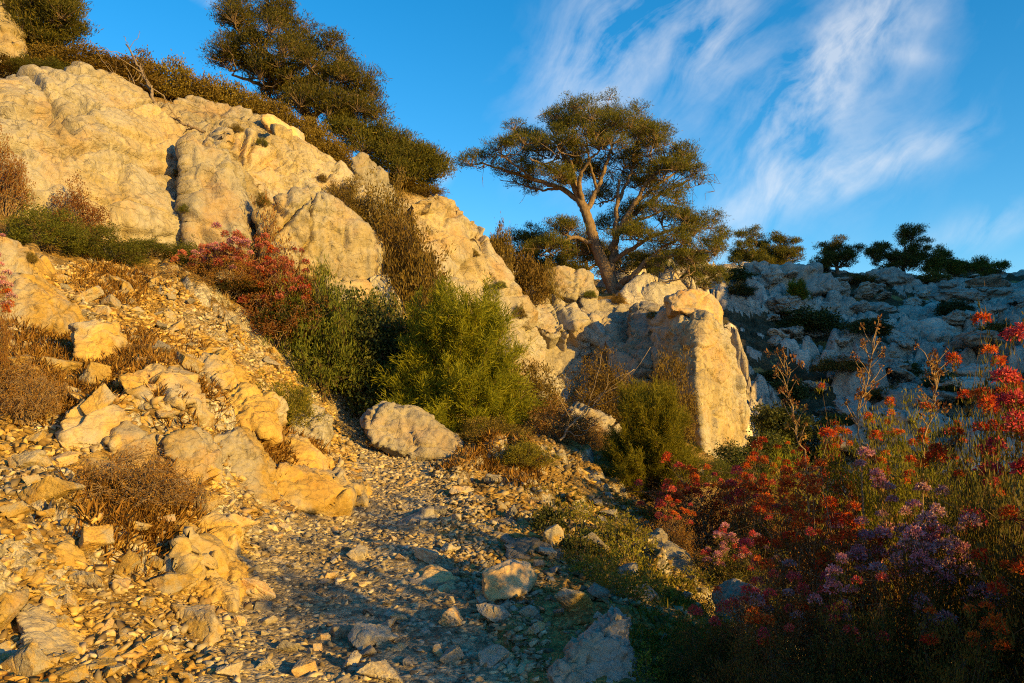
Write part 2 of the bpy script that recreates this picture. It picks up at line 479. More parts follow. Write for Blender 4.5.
def detail(x, y):
    d = np.sqrt(x * x + y * y).ravel()
    q = np.stack([x.ravel(), y.ravel(), np.zeros(x.size)], -1)
    pd = sstep(.7, 1.8, path_d(x, y).ravel())
    a = fbm(q / 3.1, 3, 3) * np.minimum(.4, .012 * d) * pd
    b = fbm(q / .8, 3, 9) * (.03 + .09 * pd) * np.minimum(1.0, d / 6)
    c = fbm(q / .16, 4, 21, .6) * .035
    rid = 1 - np.abs(fbm(q / 1.4, 3, 33))
    e = (rid - .7) * .22 * pd * sstep(-1, -3.5, x.ravel())
    far = sstep(24, 40, d)
    w = q + np.stack([fbm(q / .5, 2, 81), fbm(q / .5, 2, 82), 0 * q[:, 0]], -1) * .16
    f1, f2, cr = voro(w / np.array([.62, .5, 1.0]), 83)
    pm = sstep(.0, .3, fbm(q / 1.7, 3, 84)) * pd * (1 - sstep(16, 19, d))
    e = e + (cr ** 1.3 * .30 * sstep(.0, .16, f2 - f1) - .05) * pm
    f1, f2, cr = voro(w / .24, 86)
    e = e + cr * .08 * sstep(0, .2, f2 - f1) * pm
    return (a + b * (1 + far) + c + e).reshape(x.shape)


az = np.concatenate([np.linspace(-180, -48, 70, endpoint=False), np.linspace(-48, -36, 40, endpoint=False), np.linspace(-36, 36, 520, endpoint=False), np.linspace(36, 48, 40, endpoint=False), np.linspace(48, 180, 70)])
azr = np.radians(az)
lr = np.concatenate([np.linspace(math.log(.8), math.log(3.5), 40, endpoint=False), np.linspace(math.log(3.5), math.log(36), 330, endpoint=False), np.linspace(math.log(36), math.log(420), 90)])
RR, AA = np.meshgrid(np.exp(lr), azr, indexing='ij')
GX, GY = RR * np.sin(AA), RR * np.cos(AA)
GZ = base_h(GX, GY) + detail(GX, GY)


def bil(Z, fi, fj):
    i = np.clip(np.floor(fi).astype(int), 0, Z.shape[0] - 2); j = np.clip(np.floor(fj).astype(int), 0, Z.shape[1] - 2)
    u = np.clip(fi - i, 0, 1); v = np.clip(fj - j, 0, 1)
    return Z[i, j] * (1 - u) * (1 - v) + Z[i + 1, j] * u * (1 - v) + Z[i, j + 1] * (1 - u) * v + Z[i + 1, j + 1] * u * v


V = np.stack([GX, GY, GZ], -1).reshape(-1, 3)
nR, nA = GX.shape
fq = grid_faces(nR, nA)[:, ::-1]
V = np.concatenate([V, [[0, 0, GZ[0].mean()]]])
put('ground', mesh('ground', V, fq, [MAT['soil']], True), kind='structure', label='stony hillside ground of ochre soil')

# rocky hillside on the far side of the hollow
haz = np.radians(np.linspace(3.5, 44, 470)); hr = np.linspace(29, 84, 330)
HR, HA = np.meshgrid(hr, haz, indexing='ij')
HX, HY = HR * np.sin(HA), HR * np.cos(HA)
HB = base_h(HX, HY) + detail(HX, HY)
q = np.stack([HX.ravel(), HY.ravel(), HB.ravel() * 1.3], -1)
wq = q + np.stack([fbm(q / 2.2, 2, 71), fbm(q / 2.2, 2, 72), 0 * q[:, 0]], -1) * .7
f1, f2, cr = voro(wq / np.array([3.4, 2.2, 2.2]), 5)
blk = cr ** 1.4 * 1.9 * sstep(0, .3, f2 - f1) - .4 * (1 - sstep(0, .14, f2 - f1))
f1, f2, cr = voro(wq / np.array([1.3, .95, .9]), 8)
blk += cr * .8 * sstep(0, .32, f2 - f1) - .15 * (1 - sstep(0, .12, f2 - f1))
blk += np.abs(fbm(q / .7, 4, 55)) * .35
patch = sstep(-.25, .2, fbm(q / 6.0, 3, 61))
blk *= .25 + .75 * patch
soil_shade_m = (blk < .42 + .35 * fbm(q / 1.6, 3, 64)) & (fbm(q / 4.5, 3, 66) > -.12)  # low hollows between blocks take the soil tone with painted crevice shade
mask = (sstep(29.5, 33, HR) * sstep(83, 78, HR) * sstep(math.radians(4), math.radians(9), HA) * sstep(math.radians(43.8), math.radians(42), HA)).ravel()
crest = sstep(.0, 3.0, (62 - HR)).ravel()
HZ = HB + (mask * (blk * (.55 + .45 * crest) + .02) - (1 - mask) * .5).reshape(HB.shape)
HF = grid_faces(*HX.shape)[:, ::-1]; HS = soil_shade_m.astype(float)
put('rocky_hillside', mesh('rocky_hillside', np.stack([HX, HY, HZ], -1).reshape(-1, 3), HF, [MAT['far_rock'], MAT['far_soil_shade']], False, mi=(HS[HF].mean(1) > .5)), kind='structure', label='grey limestone hillside across the hollow')


def H(x, y):
    x = np.atleast_1d(np.asarray(x, float)); y = np.atleast_1d(np.asarray(y, float))
    r = np.hypot(x, y); a = np.arctan2(x, y)
    z = bil(GZ, np.interp(np.log(r + 1e-6), lr, np.arange(nR)), np.interp(a, azr, np.arange(nA)))
    inn = (r > hr[0]) & (r < hr[-1]) & (a > haz[0]) & (a < haz[-1])
    z2 = bil(HZ, (r - hr[0]) / (hr[1] - hr[0]), (a - haz[0]) / (haz[1] - haz[0]))
    return np.where(inn, np.maximum(z, z2), z)


YS = np.geomspace(2.6, 120, 420)


def hit(px, py):
    px = np.atleast_1d(np.asarray(px, float)); py = np.atleast_1d(np.asarray(py, float))
    a, e = ray(px, py)
    out = np.full((len(px), 3), np.nan)
    for s in range(0, len(px), 4000):
        A, E = a[s:s + 4000, None], e[s:s + 4000, None]
        d = H((A * YS).ravel(), np.broadcast_to(YS, (len(A), len(YS))).ravel()).reshape(len(A), -1) - (CAMZ + E * YS)
        hitm = d > 0
        k = hitm.argmax(1); ok = hitm.any(1) & (k > 0)
        k0 = np.maximum(k - 1, 0); idx = np.arange(len(A))
        d0, d1 = d[idx, k0], d[idx, k]
        t = np.where(ok, d0 / (d0 - d1 + 1e-12), 0)
        Y = YS[k0] + (YS[k] - YS[k0]) * t
        o = np.stack([A[:, 0] * Y, Y, CAMZ + E[:, 0] * Y], -1)
        o[~ok] = np.nan
        out[s:s + 4000] = o
    return out


# the path: its own sheet lying on the ground
npth, ncross = 420, 46
ti = np.linspace(0, len(PATH) - 1, npth)
pc = np.stack([np.interp(ti, np.arange(len(PATH)), PATH[:, k]) for k in (0, 1)], -1)
pw = np.interp(ti, np.arange(len(PATH)), PATH_W)
tg = np.gradient(pc, axis=0); tg /= np.linalg.norm(tg, axis=1)[:, None]
nm = np.stack([tg[:, 1], -tg[:, 0]], -1)
s = np.linspace(-1.25, 1.25, ncross)
PX = pc[:, None, 0] + nm[:, None, 0] * s[None] * pw[:, None]; PY = pc[:, None, 1] + nm[:, None, 1] * s[None] * pw[:, None]
PZ = H(PX.ravel(), PY.ravel()).reshape(PX.shape)
edge = sstep(.8, 1.2, np.abs(s))[None] + .25 * fbm(np.stack([PX.ravel() * 2.2, PY.ravel() * 2.2, PX.ravel() * 0], -1), 3, 4).reshape(PX.shape) * (np.abs(s) > .6)
PZ = PZ + .014 - .09 * np.clip(edge, 0, 1)
PZ[[0, -1]] -= .1
put('path', mesh('path', np.stack([PX, PY, PZ], -1).reshape(-1, 3), grid_faces(npth, ncross)[:, ::-1], [MAT['path']], True), kind='structure', label='stony footpath climbing between bank and verge')


# ------------------------------------------------------------------ rocks
def hull_bm(bm, pts_):
    vs = [bm.verts.new(tuple(p)) for p in pts_]
    r = bmesh.ops.convex_hull(bm, input=vs, use_existing_faces=False)
    junk = {e for e in r['geom_interior'] + r['geom_unused'] if isinstance(e, bmesh.types.BMVert)}
    for v in junk:
        if v.is_valid and not v.link_faces:
            bm.verts.remove(v)


def remesh(hulls, vox, smooth_it=2):
    bm0 = None
    me = bpy.data.meshes.new('tmp')
    bm = bmesh.new()
    for h in hulls:
        b = bmesh.new(); hull_bm(b, h)
        bmesh.ops.recalc_face_normals(b, faces=b.faces)
        t = bpy.data.meshes.new('t'); b.to_mesh(t); b.free()
        bm.from_mesh(t); bpy.data.meshes.remove(t)
    bm.to_mesh(me); bm.free()
    o = bpy.data.objects.new('tmp', me); COL.objects.link(o)
    md = o.modifiers.new('r', 'REMESH'); md.mode = 'VOXEL'; md.voxel_size = vox; md.adaptivity = 0
    if smooth_it:
        sm = o.modifiers.new('s', 'SMOOTH'); sm.iterations = smooth_it; sm.factor = .5
    dg = bpy.context.evaluated_depsgraph_get()
    ev = o.evaluated_get(dg); e = ev.to_mesh()
    n = len(e.vertices); Vv = np.empty(n * 3, np.float32); e.vertices.foreach_get('co', Vv)
    Nn = np.empty(n * 3, np.float32); e.vertices.foreach_get('normal', Nn)
    e.calc_loop_triangles()
    T = np.empty(len(e.loop_triangles) * 3, np.int32); e.loop_triangles.foreach_get('vertices', T)
    ev.to_mesh_clear()
    bpy.data.objects.remove(o); bpy.data.meshes.remove(me)
    return Vv.reshape(-1, 3).astype(float), Nn.reshape(-1, 3).astype(float), T.reshape(-1, 3)


def weather(V, N, s, seed, block=.10, rough=.05, crack=.05, flute=0.0, bed=0.0, joints=0, warp=0.0):
    """break a hull into weathered limestone; s is the block size"""
    w = V + np.stack([fbm(V / s * .9, 2, seed + 1), fbm(V / s * .9, 2, seed + 2), fbm(V / s * .9, 2, seed + 3)], -1) * s * .35
    f1, f2, cr, tl = voro(w / (np.array([1.0, 1.0, .8]) * s), seed, True)
    e = f2 - f1
    d = block * (.8 * (cr - .5) + 1.9 * tl) * sstep(0, .05, e) - crack * (1 - sstep(0, .07, e))
    f1, f2, cr, tl = voro(w / (s * .37) + 5.1, seed + 31, True)
    cr = cr + 2.2 * tl
    e = f2 - f1
    m = sstep(-.15, .25, fbm(V / s * .6, 2, seed + 8))
    d += (block * .40 * (cr - .5) * sstep(0, .09, e) - crack * .45 * (1 - sstep(0, .1, e))) * m
    d += rough * fbm(V / (s * .5), 5, seed + 40, .58) * 1.3
    if flute:
        qq = V * np.array([1, 1, .22]) / (s * .28)
        d += flute * (1 - 2 * np.abs(fbm(qq, 3, seed + 50)))
    if bed:
        t = (V @ np.array([.45, -.2, .85])) / (s * .55) + 1.1 * fbm(V / s * .8, 3, seed + 70)
        fr = t - np.floor(t)
        d += bed * (sstep(0, .75, fr) - sstep(.86, 1, fr)) * sstep(-.2, .3, fbm(V / s * .5, 2, seed + 75))
    if warp:
        d += warp * fbm(V / (s * 1.1), 2, seed + 90)
    rj = np.random.default_rng(seed + 5)
    ks = min(1.0, s)
    for k in range(joints):
        nv = rj.normal(size=3) * np.array([1.0, .5, .8]); nv /= np.linalg.norm(nv)
        c0 = V[rj.integers(len(V))]
        dist = (V - c0) @ nv + .16 * s * fbm(V / (s * .7), 4, seed + 91 + k)
        wd_ = (.028 + .035 * rj.random()) * ks
        d -= ks * (.16 + .26 * rj.random()) * np.exp(-(dist / wd_) ** 2) * sstep(-.25, .15, fbm(V / (s * 1.5), 2, seed + 120 + k))
        d += ks * .20 * (rj.random() - .5) * np.sign(dist) * sstep(0, .05, np.abs(dist))
    pit = fbm(V / (s * .13), 3, seed + 60)
    d -= rough * 1.6 * sstep(.2, .5, pit) * (.25 + .75 * m)
    d += rough * .5 * fbm(V / (s * .09), 3, seed + 66)
    return V + N * d[:, None]


def rock(name, label, polys, vox=.06, mat='cliff', s=.9, block=.12, rough=.05, crack=.06, flute=0.0, seed=1, depth=1.5, sink=.3, group=None, category='rock', shrink=.75, sm=1, flat=False, bed=.05, snap=False, joints=0, warp=0.0):
    hulls = []
    dY = 0.0
    for poly in polys:
        dp = depth
        if isinstance(poly, tuple):
            poly, dp = poly
        a = np.array(poly, float)
        if snap and not hulls:
            j = a[:, 1] > a[:, 1].max() - 6
            gp = hit(a[j, 0].mean(), min(a[:, 1].max(), 690))[0]
            dY = gp[1] / a[j, 2].mean()
        if snap:
            yb = a[:, 2].max() if False else a[a[:, 1] > a[:, 1].max() - 6][:, 2].mean()
            a[:, 2] = (yb + (a[:, 2] - yb) * (.45 if snap is True else snap)) * dY - .08 * (a[:, 2].mean() / 8)
        fr = P(a[:, 0], a[:, 1], a[:, 2])
        c = fr.mean(0)
        bk = c + (fr - c) * shrink + np.array([0, dp, -.12 * dp])
        mid = c + (fr - c) * 1.0 + np.array([0, dp * .35, 0])
        low = fr[np.argsort(fr[:, 2])[:max(3, len(fr) // 3)]] + np.array([0, dp * .4, -sink])
        hulls.append(np.concatenate([fr, mid, bk, low]))
    V, N, T = remesh(hulls, vox, sm)
    V = weather(V, N, s, seed, block, rough, crack, flute, bed, joints, warp)
    org = np.array([(V[:, 0].min() + V[:, 0].max()) / 2, (V[:, 1].min() + V[:, 1].max()) / 2, V[:, 2].min()])
    return put(name, mesh(name, V - org, T, [MAT[mat]], not flat), org, label=label, cat=category, group=group)


rock('rock_outcrop', 'broad smooth limestone face glowing yellow at the foot of the brush-topped crest', [
    [(-30, 122, 14.6), (8, 102, 15.6), (45, 80, 16.6), (100, 76, 17.4), (150, 100, 18), (176, 140, 17.9), (184, 240, 16.6), (130, 252, 15.6), (60, 228, 14.6), (10, 188, 13.9), (-40, 182, 13.4)],
    [(-60, 108, 16.4), (0, 92, 17.2), (48, 80, 17.4), (30, 110, 16.2), (-40, 140, 15.2)],
], .042, 'cliff', 1.3, .14, .05, .10, joints=11, seed=3, depth=3.4, sink=.6, category='rock face')
rock('rock_outcrop', 'upright fluted limestone block beside the broad smooth face', [
    [(186, 144, 17.0), (214, 138, 17.3), (236, 162, 17.6), (239, 196, 17.3), (232, 249, 16.7), (188, 249, 16.1)],
], .042, 'cliff', 1.0, .10, .045, .10, flute=.13, joints=4, seed=5, depth=2.2, sink=.5, category='rock face')
rock('rock_outcrop', 'sloping upper limestone ledge under the brushy crest with dead branches', [
    [(148, 99, 19.6), (190, 96, 20.3), (262, 114, 21.0), (284, 140, 20.6), (225, 146, 19.4), (180, 142, 18.8), (150, 118, 19.0)],
], .045, 'cliff', 1.0, .16, .05, .12, joints=5, seed=7, depth=2.4, sink=.6, category='rock ledge')
rock('rock_outcrop', 'cracked middle limestone ledge stepping down to the leaning pointed block', [
    [(222, 142, 18.4), (276, 132, 19.6), (330, 152, 20.4), (368, 190, 20.8), (372, 212, 20.0), (300, 212, 18.8), (240, 204, 18.0)],
    [(228, 192, 17.9), (270, 196, 18.3), (290, 210, 18.4), (275, 262, 17.9), (233, 256, 17.4)],
], .045, 'cliff', .9, .22, .05, .14, joints=8, seed=9, depth=2.6, sink=.6, category='rock ledge')
rock('boulder', 'bulging limestone boulder with a shadowed underside above the red-flowered bush', [
    [(254, 216, 16.9), (280, 198, 17.2), (330, 199, 17.7), (355, 217, 18.1), (372, 242, 18.2), (366, 274, 18.2), (320, 277, 17.6), (278, 258, 17.0)],
], .05, 'cliff', 1.2, .10, .045, .08, flute=.06, joints=4, seed=11, depth=2.0, sink=.6, category='boulder')
rock('boulder', 'leaning pointed slab of limestone on the crest above the brown bushes', [
    [(350, 158, 21.5), (362, 152, 21.6), (385, 173, 22), (397, 200, 22.2), (374, 200, 21.6), (353, 174, 21.4)],
], .045, 'cliff', .7, .08, .04, .05, seed=13, depth=1.0, sink=.4, category='boulder', bed=.03)
rock('boulder', 'small tilted boulder with an orange underside perched on the upper ledge', [
    [(262, 118, 20.3), (272, 114, 20.5), (300, 129, 20.9), (304, 146, 20.8), (280, 140, 20.3)],
], .04, 'orange', .6, .08, .03, .05, seed=15, depth=.8, sink=.3, category='boulder', bed=.03)
rock('rock_outcrop', 'tall steep limestone slab rising above the young pine', [
    [(410, 200, 20.9), (434, 191, 21.6), (456, 197, 22.0), (482, 232, 22.2), (502, 290, 22.2), (530, 345, 21.6), (537, 392, 20.9), (500, 396, 20), (440, 334, 19.6), (418, 262, 20)],
    [(466, 214, 22.6), (490, 236, 23), (522, 282, 23.2), (541, 312, 23.2), (520, 332, 22.3), (490, 272, 22.2)],
], .042, 'cliff', 1.7, .10, .04, .09, flute=.05, joints=6, seed=17, depth=2.2, sink=.6, category='rock slab')
rock('rock_outcrop', 'dark rounded foot of the steep slab beside the gully', [
    [(505, 312, 24.2), (527, 310, 24.6), (548, 345, 24.6), (550, 404, 23.4), (522, 402, 22.8)],
], .05, 'grey', .8, .10, .05, .08, joints=3, seed=19, depth=1.4, sink=.6, category='rock')
rock('boulder', 'small pale boulder poking out of the dark bushes under the steep slab', [
    [(368, 277, 18), (385, 272, 18.2), (396, 298, 18.3), (411, 322, 18), (380, 328, 17.7)],
], .04, 'cliff', .6, .09, .04, .06, seed=21, depth=.9, sink=.5, category='boulder', bed=.03)
rock('boulder', 'low pale rock between the red-flowered bush and the bulging boulder', [
    [(322, 276, 17.6), (345, 268, 17.9), (372, 280, 18), (376, 300, 17.8), (335, 302, 17.3)],
], .04, 'cliff', .6, .10, .04, .06, seed=22, depth=.9, sink=.5, category='boulder', bed=.03)
rock('rock_outcrop', 'shadowed rock wall in the gully below the pine tree', [
    [(536, 322, 26.0), (575, 318, 26.4), (606, 345, 26.3), (614, 404, 25.4), (560, 420, 24.2), (536, 404, 24.4)],
], .05, 'grey', 1.0, .15, .05, .12, joints=5, seed=23, depth=2.0, sink=.7, category='rock wall')
rock('boulder', 'squarish pale boulder at the foot of the pine trunk', [
    [(547, 270, 27), (565, 264, 27.3), (590, 271, 27.5), (598, 291, 27.3), (575, 297, 26.8), (550, 292, 26.7)],
], .05, 'cliff', .8, .12, .05, .08, seed=25, depth=1.6, sink=.5, category='boulder', bed=.03)
rock('rock_outcrop', 'broken grey outcrop in steps between the steep slab and the pine', [
    [(522, 290, 25.5), (550, 287, 26), (570, 302, 26), (586, 326, 25.4), (550, 334, 24.8), (528, 320, 24.8)],
    [(580, 297, 27), (610, 300, 27.4), (640, 307, 27.4), (646, 337, 26.4), (610, 348, 25.8), (585, 332, 25.8)],
], .055, 'grey', .9, .15, .05, .12, joints=5, seed=27, depth=1.8, sink=.7, category='rock outcrop')
rock('rock_outcrop', 'stack of cracked grey blocks beside the flat orange cap stone', [
    [(632, 308, 26), (642, 302, 26.2), (668, 306, 25.7), (674, 346, 24.8), (640, 352, 24.7), (628, 328, 25.2)],
    [(604, 340, 25.2), (640, 338, 25), (664, 346, 24.4), (655, 390, 23.8), (612, 380, 24)],
], .055, 'grey', .9, .15, .05, .12, joints=5, seed=29, depth=1.5, sink=.7, category='rock outcrop')
rock('boulder', 'flat orange cap stone lying on top of the largest boulder', [
    [(668, 297, 23.5), (690, 288, 23.6), (712, 294, 23.9), (725, 311, 24.1), (722, 326, 23.9), (700, 313, 23.2), (672, 311, 23.1)],
], .04, 'orange', .8, .07, .04, .05, seed=31, depth=1.5, sink=.1, category='boulder', bed=.03)
rock('boulder', 'largest boulder, a tall blunt block standing at the edge of the hollow', [
    [(650, 326, 25.0), (664, 311, 24.4), (686, 306, 23.6), (708, 314, 22.9), (724, 328, 23.6), (738, 352, 24.3), (746, 385, 24.7), (749, 425, 25.0), (746, 476, 25.2), (716, 486, 22.0), (703, 448, 21.5), (698, 400, 21.3), (696, 352, 21.9), (662, 410, 23.8), (646, 352, 24.9)],
    [(690, 318, 23.2), (714, 322, 23.0), (730, 350, 23.6), (720, 372, 22.9), (694, 360, 22.4)],
], .042, 'cliff', 1.3, .10, .045, .09, flute=.05, sm=4, warp=.10, joints=4, seed=33, depth=2.6, sink=1.0, category='boulder', shrink=.85)
rock('rock_outcrop', 'low weathered ledge below the gully beside the young pine bush', [
    [(570, 408, 18.3), (600, 412, 18.6), (636, 440, 17.9), (640, 470, 16.8), (600, 460, 16.6), (560, 432, 17.4)],
    [(596, 446, 16.8), (626, 452, 16.6), (630, 498, 14.6), (604, 486, 14.8)],
], .045, 'grey', .7, .14, .05, .10, joints=4, seed=35, depth=1.2, sink=.5, category='rock ledge')
rock('rock_outcrop', 'pale crumbly ledge jutting from the top of the stony bank', [
    [(-15, 240, 9.6), (5, 236, 9.8), (20, 256, 9.8), (23, 278, 9.5), (-15, 280, 9.3)],
    [(-15, 272, 9.3), (24, 274, 9.3), (55, 300, 9.2), (58, 322, 9), (20, 334, 8.6), (-15, 324, 8.4)],
], .03, 'ochre', .6, .07, .03, .06, seed=37, depth=1.2, sink=.5, category='rock ledge', snap=True, bed=.015)
rock('rock_outcrop', 'yellow crumbling outcrop standing in the bank above the path', [
    [(164, 440, 7.9), (186, 431, 8.1), (205, 450, 8.0), (200, 492, 7.5), (174, 492, 7.3)],
    [(200, 440, 8.6), (236, 428, 9.0), (262, 455, 9.0), (265, 502, 8.5), (225, 522, 7.9), (200, 502, 7.8)],
    [(190, 420, 8.9), (222, 418, 9.2), (232, 440, 9.0), (200, 446, 8.7)],
], .026, 'ochre', .5, .07, .03, .06, seed=39, depth=.9, sink=.4, category='rock outcrop', snap=True, bed=.015)
rock('rock_outcrop', 'ochre rocks stepping down to the bend of the path', [
    [(262, 468, 9.2), (292, 464, 9.6), (337, 474, 10.1), (348, 496, 9.8), (300, 508, 9.1), (268, 502, 8.8)],
    [(336, 486, 10.2), (362, 484, 10.4), (366, 504, 10.0), (344, 510, 9.8)],
], .026, 'ochre', .5, .08, .03, .07, seed=41, depth=.8, sink=.4, category='rock outcrop', snap=True, bed=.015)
rock('boulder', 'yellow tilted boulder in the upper stony bank', [
    [(68, 326, 9.4), (96, 320, 9.7), (112, 340, 9.6), (104, 362, 9.2), (74, 354, 9.0)],
], .028, 'ochre', .4, .08, .03, .04, seed=43, depth=.7, sink=.3, category='boulder', snap=True, bed=.015)
rock('boulder', 'slanting grey boulder half sunk beside the bend of the path', [
    [(362, 420, 13.2), (384, 406, 13.5), (412, 405, 13.8), (440, 424, 13.8), (464, 446, 13.4), (450, 458, 13.0), (400, 452, 12.7), (374, 442, 12.7)],
], .03, 'grey', .6, .07, .035, .05, flute=.03, seed=45, depth=1.0, sink=.3, category='boulder', snap=True, bed=.015)
rock('boulder', 'squarish orange stone block sitting on the edge of the path', [
    [(482, 574, 7.0), (510, 564, 7.25), (531, 565, 7.5), (536, 580, 7.4), (524, 592, 7.05), (490, 603, 6.75), (484, 596, 6.8)],
], .014, 'orange', .3, .012, .012, .012, seed=47, depth=.36, sink=.05, category='stone', sm=2, snap=True, bed=.015)
rock('boulder', 'pale pointed rock wedge at the edge of the verge herbs', [
    [(548, 676, 5.1), (578, 652, 5.4), (619, 611, 5.85), (632, 626, 5.9), (642, 690, 5.3), (560, 700, 4.9)],
], .016, 'stone_grey', .4, .06, .03, .03, seed=49, depth=.5, sink=.2, category='rock', sm=1, snap=True, bed=.015)
rock('boulder', 'dark flat slab lying along the far edge of the path', [
    [(450, 522, 9.3), (488, 510, 9.6), (516, 515, 9.6), (505, 530, 9.2), (460, 534, 9.0)],
], .02, 'shaded_rock', .35, .05, .02, .03, seed=51, depth=.5, sink=.15, category='rock', snap=.9, bed=.015)
rock('boulder', 'low dark slab beside the dark-leaved plants of the verge', [
    [(502, 532, 8.8), (535, 530, 9), (562, 546, 8.8), (540, 562, 8.4), (510, 550, 8.5)],
], .02, 'shaded_rock', .35, .05, .02, .03, seed=52, depth=.5, sink=.15, category='rock', snap=.9, bed=.015)
rock('boulder', 'grey stepped rock at the top edge of the shaded gravel', [
    [(396, 514, 9.6), (430, 496, 10), (448, 505, 10), (442, 526, 9.5), (404, 524, 9.3)],
    [(425, 496, 10.3), (470, 484, 10.8), (500, 494, 10.6), (470, 510, 10.1), (436, 512, 9.9)],
], .02, 'shaded_rock', .35, .07, .02, .03, seed=53, depth=.5, sink=.15, category='rock', snap=.9, bed=.015)
rock('boulder', 'pale rock bulging out of the gravel at the near end of the path', [
    [(340, 664, 5.3), (362, 652, 5.6), (384, 656, 5.6), (392, 690, 5.1), (340, 694, 5.0)],
], .014, 'stone_grey', .3, .03, .012, .02, seed=54, depth=.4, sink=.15, category='rock', snap=.9, bed=.015)
rock('boulder', 'brown stained rock half buried in the path by the orange block', [
    [(408, 570, 7.5), (430, 560, 7.7), (452, 568, 7.6), (456, 586, 7.2), (420, 590, 7.1)],
], .014, 'orange', .3, .03, .015, .02, seed=55, depth=.35, sink=.15, category='rock', snap=.9, bed=.015)
rock('boulder', 'brownish flat rock at the foot of the pale pointed wedge', [
    [(470, 660, 5.4), (500, 646, 5.6), (535, 655, 5.5), (530, 690, 5.1), (474, 692, 5.0)],
], .014, 'orange', .3, .03, .015, .02, seed=56, depth=.4, sink=.15, category='rock', snap=.9, bed=.015)
rock('boulder', 'white weathered rock among the herbs of the verge', [
    [(640, 548, 8.6), (662, 532, 8.9), (690, 556, 8.8), (700, 574, 8.4), (660, 572, 8.2)],
], .02, 'cliff', .35, .05, .02, .03, seed=57, depth=.5, sink=.3, category='rock', snap=True, bed=.015)
rock('boulder', 'pale lichen-spotted rock under the dark bushes of the verge', [
    [(726, 598, 6.6), (748, 584, 6.8), (768, 600, 6.7), (770, 640, 6.2), (730, 640, 6.0)],
], .018, 'cliff', .35, .05, .02, .03, seed=58, depth=.5, sink=.3, category='rock', snap=True, bed=.015)
rock('boulder', 'bright yellow block at the foot of the crumbling outcrop', [
    [(196, 520, 7.4), (212, 512, 7.6), (236, 530, 7.4), (232, 548, 7.1), (202, 546, 7.0)],
], .014, 'ochre', .3, .03, .015, .02, seed=59, depth=.3, sink=.15, category='rock', snap=True, bed=.015)
rock('boulder', 'rounded brown stone where bank meets shaded gravel', [
    [(206, 566, 6.6), (222, 555, 6.8), (238, 566, 6.7), (240, 590, 6.4), (208, 588, 6.3)],
    [(196, 586, 6.3), (216, 578, 6.4), (236, 590, 6.3), (232, 604, 6.1), (200, 604, 6.0)],
], .014, 'ochre', .3, .03, .015, .02, seed=60, depth=.3, sink=.15, category='rock', snap=True, bed=.015)
rock('boulder', 'large flat yellow slab lying low on the near bank', [
    [(14, 612, 4.9), (40, 604, 5.1), (66, 640, 5.0), (66, 660, 4.7), (30, 650, 4.6)],
], .012, 'ochre', .3, .02, .012, .012, seed=62, depth=.3, sink=.15, category='rock', snap=.9, bed=.015)
rock('boulder', 'mossless grey boulder at the bend where the path turns away', [
    [(288, 420, 13.6), (306, 408, 14), (326, 420, 14), (324, 440, 13.5), (292, 440, 13.3)],
], .025, 'grey', .4, .07, .025, .04, seed=63, depth=.7, sink=.2, category='boulder', snap=True, bed=.015)
rock('boulder', 'pale broken boulder alone in the upper scree', [
    [(196, 366, 11.6), (212, 350, 11.9), (232, 366, 11.8), (234, 390, 11.3), (200, 388, 11.1)],
], .025, 'ochre', .35, .08, .025, .04, seed=64, depth=.6, sink=.3, category='boulder', snap=True, bed=.015)
rock('boulder', 'rounded pale crag showing behind the tall corner tree', [
    [(-25, -30, 20.5), (0, 4, 20.4), (14, 22, 20.4), (14, 40, 20), (-30, 52, 19.8)],
], .05, 'cliff', .8, .12, .05, .06, seed=65, depth=1.6, sink=1.5, category='boulder')

for k_, (lab, poly) in enumerate([
    ('long yellow ledge breaking out of the bank under the straw-coloured bush', [(118, 372, 9.4), (150, 362, 9.8), (192, 384, 9.8), (196, 402, 9.4), (160, 404, 9.1), (122, 392, 9.0)]),
    ('knobbly yellow rock at the upper edge of the crumbling outcrop', [(216, 402, 10.2), (240, 392, 10.5), (264, 408, 10.4), (262, 428, 10.0), (222, 426, 9.8)]),
    ('cracked ochre rock low in the bank below the grey twiggy bush', [(60, 412, 7.8), (88, 398, 8.1), (116, 418, 8.1), (112, 446, 7.7), (66, 442, 7.5)]),
    ('split yellow block between two twiggy bushes of the bank', [(106, 440, 7.5), (126, 426, 7.8), (150, 440, 7.8), (148, 466, 7.4), (110, 464, 7.3)]),
    ('broad ochre rock at the lower corner of the bank', [(-10, 560, 5.4), (20, 546, 5.6), (46, 566, 5.6), (40, 592, 5.3), (-8, 592, 5.1)]),
    ('yellow wedge-like rock leaning on the foot of the bank', [(150, 560, 6.2), (176, 538, 6.5), (196, 562, 6.5), (190, 590, 6.2), (152, 588, 6.0)]),
    ('ochre rock shelf beside the yellow-green bush of the bend', [(268, 440, 11.0), (300, 446, 11.1), (318, 462, 10.8), (300, 472, 10.5), (264, 462, 10.5)]),
]):
    rock('rock_outcrop', lab, [poly], .022, 'ochre', .45, .08, .025, .04, seed=140 + k_, depth=.7, sink=.3, snap=.7, bed=.04, joints=2, category='rock')

for o in list(COL.objects):
    if any(w in o.get('label', '') for w in ('near end of the path', 'half buried in the path', 'foot of the pale pointed wedge', 'top edge of the shaded gravel')):
        o.location.z -= .055
    if any(w in o.get('label', '') for w in ('dark flat slab lying', 'low dark slab beside', 'top edge of the shaded gravel')):
        o.location.z -= .09

